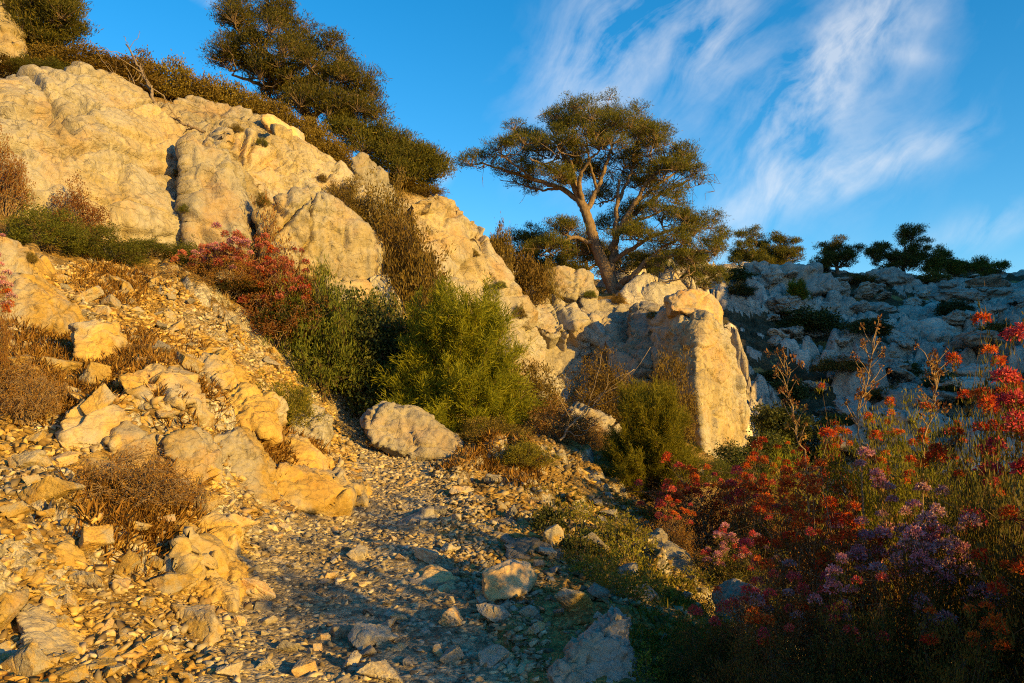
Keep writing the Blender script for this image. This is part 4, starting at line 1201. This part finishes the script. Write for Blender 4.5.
KINDS = {
    'heath': [shrub_mesh(40 + i, 1.0, .6, 330, 34, .05, .016, 'heath', up=.7, spread=.05, nstem=26) for i in range(3)],
    'heathfar': [shrub_mesh(50 + i, 1.0, .6, 300, 24, .07, .03, 'heath', up=.7, spread=.06, nstem=26) for i in range(3)],
    'rust': [shrub_mesh(60 + i, 1.0, .6, 320, 22, .045, .018, 'rust', 'drystem', up=.6, spread=.05, nstem=40) for i in range(2)],
    'oak': [shrub_mesh(70 + i, 1.2, .75, 520, 30, .05, .032, 'oak', up=.2, spread=.055, nstem=26) for i in range(3)],
    'green': [shrub_mesh(80 + i, 1.0, .7, 420, 34, .055, .016, 'green', up=.7, spread=.05, nstem=26) for i in range(3)],
    'yellow': [shrub_mesh(85 + i, .8, .5, 330, 34, .05, .013, 'herb', up=.8, spread=.04, nstem=26) for i in range(2)],
    'twig': [shrub_mesh(90 + i, .7, .5, 1500, 5, .03, .008, 'straw', 'drystem', up=.4, spread=.03, nstem=130, thick=.009) for i in range(2)],
    'herb': [shrub_mesh(95 + i, .32, .25, 70, 6, .045, .022, 'herb', 'drystem', up=.4, spread=.025, nstem=18, thick=.004) for i in range(4)],
    'ivy': [shrub_mesh(99 + i, .4, .4, 150, 10, .055, .04, 'oak', 'stem', up=.3, spread=.03, nstem=18, thick=.005) for i in range(2)],
    'young': [needle_mesh(110 + i, 1.8, 1.0, 130, 'young_pine') for i in range(2)],
    'fardark': [shrub_mesh(120 + i, 1.2, 1.0, 260, 26, .13, .06, 'oak', up=.3, spread=.1, nstem=14) for i in range(3)],
    'farbrown': [shrub_mesh(130 + i, .8, 1.0, 240, 24, .11, .05, 'heath', up=.4, spread=.09, nstem=14) for i in range(2)],
}
SIZE = {'heath': (1.0, 1.2), 'heathfar': (1.0, 1.2), 'rust': (1, 1.2), 'oak': (1.2, 1.5), 'green': (1, 1.4), 'yellow': (.8, 1.0), 'twig': (.7, 1.0), 'herb': (.32, .5), 'ivy': (.4, .8), 'young': (1.8, 1.9), 'fardark': (1.2, 2.0), 'farbrown': (.8, 2.0)}
_cnt = {}


def shrub(kind, px, Y, wpx, top, label, name='shrub', group=None, base_z=None, category='shrub'):
    k = _cnt.get(kind, 0); _cnt[kind] = k + 1
    fol, st, tips = KINDS[kind][k % len(KINDS[kind])]
    a, e = ray(px, top)
    x = float(a * Y); zt = CAMZ + float(e) * Y
    zb = float(H(x, Y)[0]) if base_z is None else base_z
    hh = max(.12, zt - zb); ww = wpx * Y / FPX
    h0, w0 = SIZE[kind]
    r = random.Random(k * 7 + len(kind))
    root = put(name, None, (x, Y, zb - .02), rz=r.uniform(0, 6.28), sc=(ww / w0, ww / w0, hh / h0), label=label, cat=category, group=group)
    if fol: put('foliage', fol, parent=root)
    put('stems', st, parent=root)
    return root


G = 'brown heath bushes along the cliff crest'
for (px, Y, w, t) in [(12, 20.2, 60, 62), (48, 20.6, 56, 50), (84, 20.9, 56, 52), (112, 21.2, 56, 56), (140, 21.6, 52, 60), (168, 22, 52, 68), (194, 22.3, 50, 76), (220, 22.7, 50, 84), (244, 23.2, 48, 92), (266, 23.6, 46, 100), (288, 24, 44, 112), (310, 24.4, 42, 126), (330, 24.8, 40, 140), (396, 25.4, 40, 180), (424, 25.6, 40, 186), (70, 22.5, 60, 60), (128, 23, 60, 68)]:
    shrub('heathfar', px, Y, w, t, 'golden brown heath bush in the dense row along the cliff crest', group=G)
shrub('green', 46, 20.0, 60, 62, 'greenish bush at the brink above the broad smooth rock face')
shrub('rust', 8, 13.6, 44, 146, 'rusty bush at the edge of the broad smooth rock face')
shrub('rust', 76, 14.2, 58, 192, 'rusty brown bush against the foot of the broad smooth rock face')
shrub('green', 44, 12.9, 80, 214, 'bright green low bush on the scree above the pale crumbly ledge')
shrub('green', 100, 13.6, 80, 232, 'low green bush in the middle of the row at the foot of the rock face')
shrub('green', 150, 14.6, 66, 240, 'green bush with dry tips below the broad smooth rock face')
shrub('green', 188, 14.9, 56, 248, 'dark green bush touching the red-flowered bush')
shrub('rust', 275, 17.0, 50, 220, 'orange leaved bush between red flowers and the bulging boulder')
shrub('oak', 226, 14.9, 100, 282, 'dark evergreen bush under the red-flowered bush')
shrub('oak', 285, 15.2, 110, 296, 'dark evergreen bush in shade above the scree')
shrub('oak', 345, 15.6, 100, 300, 'dark evergreen bush in the hollow behind the slanting boulder')
shrub('oak', 390, 15.6, 110, 318, 'dark evergreen bush pressed against the young pine')
shrub('green', 322, 15.0, 80, 288, 'upright green bush rising out of the dark evergreens')
shrub('green', 372, 16.2, 70, 300, 'yellow-green bush below the small pale boulder')
shrub('heath', 386, 19.9, 76, 202, 'upper brown heath bush in the cleft beside the steep slab')
shrub('heath', 404, 19.2, 84, 232, 'middle brown heath bush in the cleft beside the steep slab')
shrub('heath', 414, 18.4, 80, 262, 'lowest golden heath bush in the cleft beside the steep slab')
shrub('heath', 344, 19.8, 46, 186, 'little golden heath bush on top of the bulging boulder')
shrub('twig', 30, 7.6, 74, 366, 'grey dry twiggy bush high on the stony bank')
shrub('twig', 140, 6.5, 130, 452, 'round dry brown twiggy bush in the middle of the bank')
shrub('twig', 128, 9.6, 70, 352, 'small straw-coloured twiggy bush above the crumbling outcrop')
shrub('yellow', 286, 11.2, 66, 386, 'yellow-green bush over dry grass at the bend of the path')
shrub('heath', 492, 13.3, 80, 420, 'orange brown heath clump behind the slanting boulder')
shrub('yellow', 524, 12.5, 50, 440, 'small yellow-green bush at the end of the heath clump')
shrub('rust', 556, 14.6, 74, 406, 'reddish dry bush beside the gully')
shrub('heath', 522, 15.8, 76, 366, 'brown heath bush at the foot of the steep slab')
shrub('twig', 590, 15.2, 50, 416, 'bare grey twig bush in front of the shadowed rock wall')
shrub('heath', 606, 20.2, 70, 372, 'dark heath bush growing on the shadowed rock wall')
shrub('heath', 664, 20.4, 60, 366, 'dark heath bush against the shaded side of the largest boulder')
shrub('young', 462, 14.6, 150, 300, 'broad bright young pine in front of the steep slab', 'young_pine', category='young pine')
shrub('young', 652, 13.6, 105, 390, 'young pine bush below the largest boulder', 'young_pine', category='young pine')
shrub('heathfar', 498, 24.4, 30, 240, 'small brown bush down the back edge of the steep slab')
shrub('heathfar', 524, 25.6, 40, 254, 'low brown bush where the steep slab meets the stepped outcrop')
shrub('heath', 546, 26.2, 30, 268, 'brown tuft-like bush beside the squarish pale boulder')
shrub('oak', 742, 19.0, 60, 446, 'dark bush tucked under the lit flank of the largest boulder')
shrub('green', 716, 16.5, 60, 462, 'green bush between the young pine bush and the largest boulder')
shrub('ivy', 548, 8.9, 34, 505, 'dark broad-leaved plant beside the flat slabs of the verge', 'plant', category='plant')
shrub('ivy', 580, 8.3, 40, 534, 'darkest low creeping plant across the middle of the verge', 'plant', category='plant')
rv = np.random.default_rng(5)
k = 0
pxs = rv.uniform(520, 770, 400); pys = rv.uniform(490, 680, 400)
oks = inside(pxs, pys, [(560, 500), (610, 490), (700, 530), (780, 600), (770, 690), (640, 690), (640, 610), (585, 580), (540, 540)])
hv = hit(pxs[oks], pys[oks])
for p in hv[:30]:
    f = KINDS['herb'][k % 4]; k += 1
    s_ = rv.uniform(.4, .85)
    root = put('herb', None, tuple(p - np.array([0, 0, .02])), rz=rv.uniform(0, 6.28), sc=(s_, s_, s_ * rv.uniform(.7, 1.2)), label='low yellow-green herb growing between the stones of the verge', cat='herb', group='herbs of the verge')
    put('foliage', f[0], parent=root); put('stems', f[1], parent=root)

# plants rooted in the cracks of the cliffs
bpy.context.view_layer.update()
_dg = bpy.context.evaluated_depsgraph_get()
for (px, py, w, kd) in [(176, 176, 8, 'heath'), (184, 212, 9, 'green'), (236, 132, 12, 'heath'), (262, 146, 9, 'green'), (322, 182, 9, 'heath'), (262, 206, 14, 'heath'),
                        (474, 256, 10, 'heath'), (500, 288, 10, 'green'), (520, 318, 12, 'heath'), (562, 300, 12, 'heath'), (590, 298, 10, 'green'), (618, 304, 12, 'heath'), (652, 318, 10, 'heath'), (30, 262, 12, 'heath')]:
    a, e = ray(px, py)
    ok, loc, nrm, _, ob, _ = SC.ray_cast(_dg, Vector((0, 0, CAMZ)), Vector((float(a), 1.0, float(e))).normalized())
    if not ok or ob.name.split('.')[0] not in ('rock_outcrop', 'boulder', 'ground'):
        continue
    f = KINDS[kd][rv.integers(3)]
    ww = w * loc.y / FPX
    root = put('cliff_plant', None, (loc.x, loc.y, loc.z - .02), rz=rv.uniform(0, 6.28), sc=(ww, ww, ww * rv.uniform(.6, 1.0)), label='little brownish green plant rooted in a crack of the pale cliffs', cat='plant', group='plants in the cliff cracks')
    put('foliage', f[0], parent=root); put('stems', f[1], parent=root)

# bushes on the far hillside
G = 'dark bushes on the far hillside'
for (px, py, w) in [(812, 334, 62), (868, 336, 44), (740, 296, 26), (955, 316, 32), (905, 375, 34), (780, 440, 60), (945, 405, 60), (1010, 400, 50), (735, 282, 34), (800, 470, 70), (840, 440, 50), (900, 450, 60), (770, 430, 60), (785, 400, 50), (765, 462, 60), (790, 445, 60), (772, 380, 30)]:
    p = hit(px, py)[0]
    if not np.isfinite(p[0]):
        continue
    f = KINDS['fardark'][_cnt.get('fd', 0) % 3]; _cnt['fd'] = _cnt.get('fd', 0) + 1
    ww = w * p[1] / FPX
    root = put('shrub', None, tuple(p), rz=rv.uniform(0, 6.28), sc=(ww / 2, ww / 2, ww / 2 * rv.uniform(.5, .8)), label='dark rounded bush between grey rocks on the hillside across the hollow', cat='shrub', group=G)
    put('foliage', f[0], parent=root); put('stems', f[1], parent=root)
for (px, py, w) in [(797, 296, 26), (822, 286, 22)]:
    p = hit(px, py + 8)[0]
    f = KINDS['young'][0]
    ww = w * p[1] / FPX
    root = put('shrub', None, tuple(p), sc=(ww / 1.9, ww / 1.9, ww / 2.1), label='golden lit bush among the crags, %s' % ('bigger of two' if w == 26 else 'smaller of two'), cat='shrub')
    put('foliage', f[0], parent=root); put('stems', f[1], parent=root)
for (px, py, w) in [(860, 284, 30), (930, 284, 36), (1000, 335, 40), (840, 372, 44), (955, 380, 40), (880, 400, 40)]:
    p = hit(px, py)[0]
    f = KINDS['farbrown'][rv.integers(2)]
    ww = w * p[1] / FPX
    root = put('shrub', None, tuple(p), rz=rv.uniform(0, 6.28), sc=(ww / 2, ww / 2, ww / 3), label='low brownish bush between grey rocks on the hillside across the hollow', cat='shrub', group='brown bushes on the far hillside')
    put('foliage', f[0], parent=root); put('stems', f[1], parent=root)


# ------------------------------------------------------------------ flowering heather
def flower_mesh(seed, mat, n=190, rad=.042, L=.015, tall=1.0):
    global rng
    rng = np.random.default_rng(seed)
    u = rng.normal(size=(n, 3)); u /= np.linalg.norm(u, axis=1)[:, None]; u[:, 2] = np.where(u[:, 2] < -.3, -u[:, 2], u[:, 2])
    p = u * rng.uniform(.4, 1, (n, 1)) * rad * np.array([1, 1, tall])
    V, F = blades(p, u + rng.normal(size=u.shape) * .5, L * rng.uniform(.7, 1.3, n), L * .65)
    return mesh('flower_head', V, F, [MAT[mat]], False)


FL = {}
for ci, c in enumerate(('red', 'crimson', 'pink', 'mauve', 'dusty')):
    FL[c] = [flower_mesh(500 + ci * 10 + i, c, tall=t) for i, t in enumerate((.7, .9, 1.2))]

ERICA = [shrub_mesh(200 + i, 1.2, .6, 520, 34, .034, .012, 'ericaleaf', 'stem', up=.7, spread=.035, nstem=60, thick=.008, hollow=.25) for i in range(3)]
ERICA_G = [shrub_mesh(210 + i, 1.2, .6, 480, 40, .038, .010, 'young_pine', 'stem', up=.9, spread=.03, nstem=60, thick=.008, hollow=.25) for i in range(2)]
ERICA_R = [shrub_mesh(220 + i, 1.2, .6, 460, 28, .03, .012, 'rust', 'drystem', up=.7, spread=.035, nstem=60, thick=.007, hollow=.25) for i in range(2)]
_ec = [0]


def heather(px, Y, wpx, top, cols, nf, label, base=ERICA, fs=1.0, name='flowering_shrub'):
    fol, st, tips = base[_ec[0] % len(base)]; _ec[0] += 1
    r = np.random.default_rng(900 + _ec[0])
    a, e = ray(px, top)
    x = float(a * Y); zt = CAMZ + float(e) * Y; zb = float(H(x, Y)[0])
    sz = max(.2, zt - zb) / 1.25; sx = wpx * Y / FPX / 1.2
    root = put(name, None, (x, Y, zb - .03), rz=r.uniform(0, 6.28), sc=(sx, sx, sz), label=label, cat='flowering shrub')
    put('foliage', fol, parent=root); put('stems', st, parent=root)
    order = np.argsort(-(tips[:, 2] + r.uniform(0, .5, len(tips))))
    for i in order[:int(nf * 1.5)]:
        c = cols[r.integers(len(cols))]
        k = fs * r.uniform(.8, 1.5)
        put('flower_head', FL[c][r.integers(3)], tuple(tips[i] + np.array([0, 0, .012])), sc=(k / sx, k / sx, k / sz), rot=(0, 0, r.uniform(0, 6)), parent=root)
    return root


heather(225, 14.5, 90, 240, ['dusty', 'dusty', 'pink'], 70, 'red-flowered bush below the fluted block, fuller of the pair', ERICA_R, 1.3)
heather(280, 14.8, 100, 246, ['dusty', 'dusty', 'red'], 70, 'orange-red flowered bush below the bulging boulder', ERICA_R, 1.3)
heather(-4, 7.6, 50, 268, ['pink', 'mauve', 'red'], 30, 'faded pink heather at the edge of the bank by the crumbly ledge', ERICA_R, .7)
heather(700, 12.2, 130, 466, ['red', 'crimson'], 40, 'red-budded heather below the young pine bush', ERICA_R, 1.1)
heather(668, 10.6, 70, 505, ['red', 'crimson'], 16, 'low rusty heather at the top of the verge', ERICA_R, .8)
heather(752, 11.3, 105, 458, ['red', 'red', 'crimson'], 40, 'scarlet-tipped heather in front of the largest boulder', ERICA_R, 1.2)
heather(735, 8.6, 100, 535, ['crimson', 'pink'], 24, 'heather with scattered crimson heads beside the white verge rock', ERICA, .8)
heather(822, 10.6, 120, 446, ['red'], 36, 'orange-scarlet heather with bare stems', ERICA_R, 1.2)
heather(785, 12.8, 90, 452, ['red'], 12, 'low green heather filling the gap before the hollow', ERICA_G, 1.0)
heather(870, 10.0, 130, 434, ['red'], 8, 'bright green heather almost without flowers', ERICA_G, 1.0)
heather(935, 9.6, 130, 424, ['red', 'crimson'], 8, 'bright green heather behind the tall crimson one', ERICA_G, 1.0)
heather(900, 8.4, 120, 452, ['red'], 10, 'yellow-green heather between the dry stalks and the pale pink clusters', ERICA_G, 1.0)
heather(822, 5.5, 150, 484, ['red'], 30, 'heather with glowing orange-red heads behind the pink cluster', ERICA_R, .9)
heather(980, 5.6, 125, 376, ['red'], 26, 'tallest heather topped with flame-red heads', ERICA, 1.0)
heather(1018, 4.6, 140, 410, ['crimson', 'crimson', 'red'], 20, 'tall heather with the largest crimson heads', ERICA, 1.1)
heather(905, 5.2, 150, 482, ['pink', 'pink', 'mauve'], 30, 'heather with pale pink clusters', ERICA_R, .9)
heather(945, 4.6, 120, 530, ['mauve', 'mauve', 'pink'], 32, 'heather with fading mauve clusters', ERICA, .9)
heather(780, 5.0, 130, 560, ['mauve', 'crimson', 'red'], 18, 'dusky heather with a few mauve heads', ERICA_R, .7)
heather(860, 4.5, 130, 575, ['crimson', 'pink'], 14, 'shaded heather under the pink clusters', ERICA, .7)
heather(715, 5.2, 100, 612, ['crimson'], 3, 'dark leafy heather without flowers beside the pointed wedge', ERICA, .7)
heather(770, 4.4, 120, 625, ['crimson', 'red'], 6, 'deeply shaded heather along the lower edge of the verge', ERICA, .7)
heather(1030, 4.2, 120, 520, ['red'], 14, 'shaded heather with ember-red heads under the tall crimson one', ERICA, .8)
heather(960, 3.9, 120, 615, ['red'], 8, 'dark low heather with orange specks', ERICA, .7)
heather(1085, 4.0, 120, 425, ['red'], 8, 'unseen slender heather added to shade the path, between tall crimson and bushy ones', ERICA, 1.0)  # this and the following heathers are out of view, added to shade the path
heather(1320, 2.75, 260, 440, ['red'], 4, 'unseen broad heather added to shade the path, past the sprawling one', ERICA, 1.0)
heather(1130, 3.5, 190, 436, ['red', 'crimson'], 14, 'unseen bushy heather added for path shade, past the ember-red one', ERICA, 1.0)
heather(1240, 3.1, 230, 440, ['red'], 6, 'unseen sprawling heather added to shade the path, at the row end', ERICA, 1.0)
heather(1420, 2.9, 260, 440, ['red'], 6, 'unseen heather added past the end of the row to shade the path', ERICA, 1.0)


# tall dry flower stalks
def seed_mesh(seed):
    r = np.random.default_rng(seed)
    p = r.normal(size=(14, 3)) * .010
    V, F = blades(p, r.normal(size=(14, 3)) + np.array([0, 0, .8]), .022, .012)
    return mesh('seed_head', V, F, [MAT['rust']], False)


SEED = [seed_mesh(800 + i) for i in range(3)]
def stalk(px, Y, base_py, pts2, label, seed):
    global rng
    rng = np.random.default_rng(seed)
    wood, tipsA = [], []
    a = np.array(pts2, float)
    first = P(a[0, 0], a[0, 1], Y); first[2] = H(first[0], Y)[0] - .05
    main = np.concatenate([[first], P(a[1:, 0], a[1:, 1], Y + rng.normal(size=len(a) - 1) * .05)])
    ln, rd = smooth_line(main, np.linspace(.008, .003, len(main)), 6, .006)
    wood.append(tube(ln, rd, 5))
    n = len(ln)
    for i in range(int(n * .45), n, 1):
        for _ in range(2):
            d = np.array([rng.normal() * .6, rng.normal() * .6, 1.0]); d /= np.linalg.norm(d)
            e = ln[i] + d * rng.uniform(.06, .2)
            wood.append(tube(*smooth_line([ln[i], (ln[i] + e) / 2 + rng.normal(size=3) * .01, e], [.004, .003, .002], 3), 4))
            tipsA.append(e)
    V, F = cat(wood)
    root = put('dry_stalk', None, tuple(first), label=label, cat='dry plant', group=None)
    put('stem', mesh('stem', V - first, F, [MAT['drystem']], True), parent=root)
    for e in tipsA:
        k = rng.uniform(.7, 1.4)
        put('seed_head', SEED[rng.integers(3)], tuple(e - first), sc=(k, k, k * 1.3), rot=(rng.normal() * .4, rng.normal() * .4, rng.uniform(0, 6)), parent=root)


stalk(858, 6.2, 560, [(860, 560), (862, 480), (858, 420), (868, 380), (872, 344)], 'tallest dry stalk with brown seed heads against the grey hillside', 31)
stalk(790, 6.4, 560, [(812, 560), (808, 480), (798, 440), (790, 400), (784, 362)], 'thin bare stalk curving away from the scarlet heather', 33)
stalk(936, 6.2, 560, [(918, 560), (924, 470), (930, 420), (936, 385), (930, 366)], 'dry stalk leaning towards the flame-red heads', 35)


# dead branches lying on the upper ledge
def dead_branch(label, main, seed, r0=.05):
    global rng
    rng = np.random.default_rng(seed)
    a = np.array(main, float)
    pp = P(a[:, 0], a[:, 1], a[:, 2])
    ln, rd = smooth_line(pp, np.linspace(r0, r0 * .3, len(pp)), 6, .02)
    wood = [tube(ln, rd, 6)]
    for i in range(3, len(ln), 2):
        for _ in range(2):
            d = (ln[-1] - ln[0]) / np.linalg.norm(ln[-1] - ln[0]) * .6 + rng.normal(size=3) * .55
            e = ln[i] + d * rng.uniform(.25, .7)
            l2, r2 = smooth_line([ln[i], (ln[i] + e) / 2 + rng.normal(size=3) * .06, e], [rd[i] * .5, rd[i] * .35, .006], 4, .01)
            wood.append(tube(l2, r2, 4))
    V, F = cat(wood)
    put('dead_branch', mesh('dead_branch', V - pp[0], F, [MAT['deadwood']], True), tuple(pp[0]), label=label, cat='branch')


dead_branch('forked grey dead branch standing up from the upper ledge', [(158, 112, 18.2), (150, 90, 18.6), (140, 68, 19), (126, 44, 19.4)], 41)
dead_branch('shorter dead branch leaning beside the forked one', [(152, 112, 18.0), (138, 100, 18), (128, 88, 18.2), (112, 72, 18.6)], 42, .035)
dead_branch('bleached dead branch lying along the upper ledge', [(205, 132, 18.0), (180, 122, 18), (160, 112, 18.1), (144, 104, 18.2)], 43, .035)
dead_branch('bleached forked twig beside the gully', [(560, 440, 14.0), (572, 425, 14.0), (588, 410, 14.1), (600, 398, 14.2)], 44, .02)
dead_branch('dark dead branch lying low on the far hillside', [(806, 356, 42), (820, 364, 42), (836, 372, 42)], 45, .09)


# ------------------------------------------------------------------ dry grass
def grass(name, polys, n, L, mat, label, seed, W=.0035):
    global rng
    rng = np.random.default_rng(seed)
    ps = []
    for poly, share in polys:
        xs = [p[0] for p in poly]; ys = [p[1] for p in poly]
        m = int(n * share)
        # tufts
        tx = rng.uniform(min(xs), max(xs), m // 26); ty = rng.uniform(min(ys), max(ys), m // 26)
        ok = inside(tx, ty, poly); tp = hit(tx[ok], ty[ok]); tp = tp[np.isfinite(tp[:, 0])]
        if not len(tp):
            continue
        i = rng.integers(len(tp), size=m)
        q = tp[i] + rng.normal(size=(m, 3)) * np.array([.09, .09, 0])
        q[:, 2] = H(q[:, 0], q[:, 1]) - .01
        ps.append(q)
    p = np.concatenate(ps)
    d = rng.normal(size=p.shape) * .9 + np.array([0, 0, .9]); d[:, 2] = np.abs(d[:, 2])
    V, F = blades(p, d, L * rng.uniform(.5, 1.2, len(p)), W, .25)
    put(name, mesh(name, V, F, [MAT[mat]], False), kind='stuff', label=label, cat='grass')


grass('dry_grass', [([(255, 430), (310, 425), (325, 475), (265, 480)], .2), ([(10, 330), (110, 340), (120, 400), (20, 420)], .2), ([(90, 470), (190, 480), (190, 540), (100, 550)], .15), ([(120, 330), (200, 340), (260, 400), (180, 410), (120, 370)], .15),
                    ([(360, 425), (400, 445), (480, 440), (540, 450), (530, 490), (450, 470), (380, 455)], .2), ([(90, 255), (170, 285), (140, 310), (70, 300)], .1)], 30000, .15, 'straw', 'dry orange grass in tufts on the bank', 51)
grass('grass', [([(520, 490), (610, 490), (700, 530), (780, 610), (760, 690), (650, 690), (640, 610), (580, 570)], 1.0)], 9000, .10, 'herb', 'thin yellow-green grass covering the verge', 52)

# ------------------------------------------------------------------ light, sky, camera
sun = bpy.data.lights.new('sun', 'SUN'); sun.energy = 5.0; sun.angle = math.radians(.6); sun.color = (1.0, .625, .11)
so = bpy.data.objects.new('sun', sun); COL.objects.link(so)
so.rotation_euler = Vector(-SUN).to_track_quat('-Z', 'Y').to_euler()

wd = bpy.data.worlds.new('World'); SC.world = wd; wd.use_nodes = True
nt = wd.node_tree; nt.nodes.clear()
W = M.__new__(M); W.t = nt; W.m = None; W.out = nt.nodes.new('ShaderNodeOutputWorld')
sky = W.n('TexSky', sky_type='NISHITA', sun_disc=False, sun_elevation=SUN_EL, sun_rotation=SUN_AZ, altitude=200.0, air_density=1.0, dust_density=.3, ozone_density=3.0)
skyc = W.n('HueSaturation', {'Hue': .495, 'Saturation': 1.34, 'Value': 1.0, 'Color': sky.outputs[0]}).outputs[0]
tc = W.n('TexCoord').outputs['Generated']
sp = W.n('SeparateXYZ', {0: tc})
yc = W.math('MAXIMUM', sp.outputs[1], .05)
ca = W.math('DIVIDE', sp.outputs[0], yc); ce = W.math('DIVIDE', sp.outputs[2], yc)


def wisp(px, py, lx, ly, ang):
    """soft elongated patch of sky around one direction"""
    a0, e0 = ray(px, py)
    c, s_ = math.cos(ang), math.sin(ang)
    da = W.math('SUBTRACT', ca, float(a0)); de = W.math('SUBTRACT', ce, float(e0))
    u = W.math('ADD', W.math('MULTIPLY', da, c / lx), W.math('MULTIPLY', de, s_ / lx))
    v = W.math('ADD', W.math('MULTIPLY', da, -s_ / ly), W.math('MULTIPLY', de, c / ly))
    d = W.math('ADD', W.math('MULTIPLY', u, u), W.math('MULTIPLY', v, v))
    return W.math('POWER', 2.718, W.math('MULTIPLY', d, -1.0))


def total(xs):
    r = xs[0]
    for x in xs[1:]:
        r = W.math('ADD', r, x)
    return r


wm = total([
    W.math('MULTIPLY', wisp(815, 85, .17, .045, math.radians(57)), 1.25), W.math('MULTIPLY', wisp(900, 20, .12, .05, math.radians(50)), .55), W.math('MULTIPLY', wisp(860, 168, .13, .028, math.radians(18)), 1.1),
    W.math('MULTIPLY', wisp(600, 55, .13, .07, math.radians(60)), 1.25), W.math('MULTIPLY', wisp(715, 30, .08, .05, math.radians(70)), 1.0), W.math('MULTIPLY', wisp(905, 55, .05, .013, math.radians(-5)), .35),
    W.math('MULTIPLY', wisp(985, 228, .07, .022, math.radians(20)), .8), W.math('MULTIPLY', wisp(215, 3, .035, .010, math.radians(-25)), .7), W.math('MULTIPLY', wisp(443, 172, .012, .02, 0), .7), W.math('MULTIPLY', wisp(800, 130, .25, .14, math.radians(40)), .35)])
cv = W.n('CombineXYZ', {0: ca, 1: ce, 2: 0.0}).outputs[0]
ang = math.radians(50)
su = W.math('ADD', W.math('MULTIPLY', ca, math.cos(ang)), W.math('MULTIPLY', ce, math.sin(ang)))
sv = W.math('SUBTRACT', W.math('MULTIPLY', ce, math.cos(ang)), W.math('MULTIPLY', ca, math.sin(ang)))
wob = W.math('MULTIPLY', W.n('TexNoise', {'Vector': cv, 'Scale': 4.0, 'Detail': 3.0}).outputs[0], .12)
mp = W.n('CombineXYZ', {0: W.math('MULTIPLY', su, 3.0), 1: W.math('MULTIPLY', W.math('ADD', sv, wob), 9.0), 2: 0.0}).outputs[0]
c1 = W.n('TexNoise', {'Vector': mp, 'Scale': 1.6, 'Detail': 9.0, 'Roughness': .6, 'Distortion': .3}).outputs[0]
c2 = W.n('TexNoise', {'Vector': cv, 'Scale': 9.0, 'Detail': 7.0, 'Roughness': .6, 'Distortion': .3}).outputs[0]
cn = W.math('ADD', W.math('MULTIPLY', c1, .68), W.math('MULTIPLY', c2, .32))
cf = W.ramp(W.math('MULTIPLY', W.ramp(cn, [(.40, g(0)), (.62, g(1))]), wm), [(0.04, g(0)), (1.4, g(.5))])
front = W.math('GREATER_THAN', sp.outputs[1], .06)
cf = W.math('MULTIPLY', cf, front, True)
col = W.mix(cf, skyc, (4.2, 4.15, 4.1, 1))
bg = W.n('Background', {'Color': col, 'Strength': .124})
nt.links.new(bg.outputs[0], W.out.inputs['Surface'])

cam = bpy.data.cameras.new('camera'); cam.sensor_width = 36; cam.lens = 36 * FPX / 1024; cam.clip_end = 2000; cam.clip_start = .1
co = bpy.data.objects.new('camera', cam); COL.objects.link(co)
co.location = (0, 0, CAMZ); co.rotation_euler = (math.radians(95), 0, 0)
SC.camera = co
vs = SC.view_settings
vs.view_transform = 'Standard'; vs.look = 'None'; vs.exposure = 1.0; vs.gamma = 1.0; vs.use_curve_mapping = False
SC.cycles.max_bounces = 5; SC.cycles.diffuse_bounces = 3; SC.cycles.transmission_bounces = 2; SC.cycles.use_denoising = False
SC.cycles.filter_width = 1.1
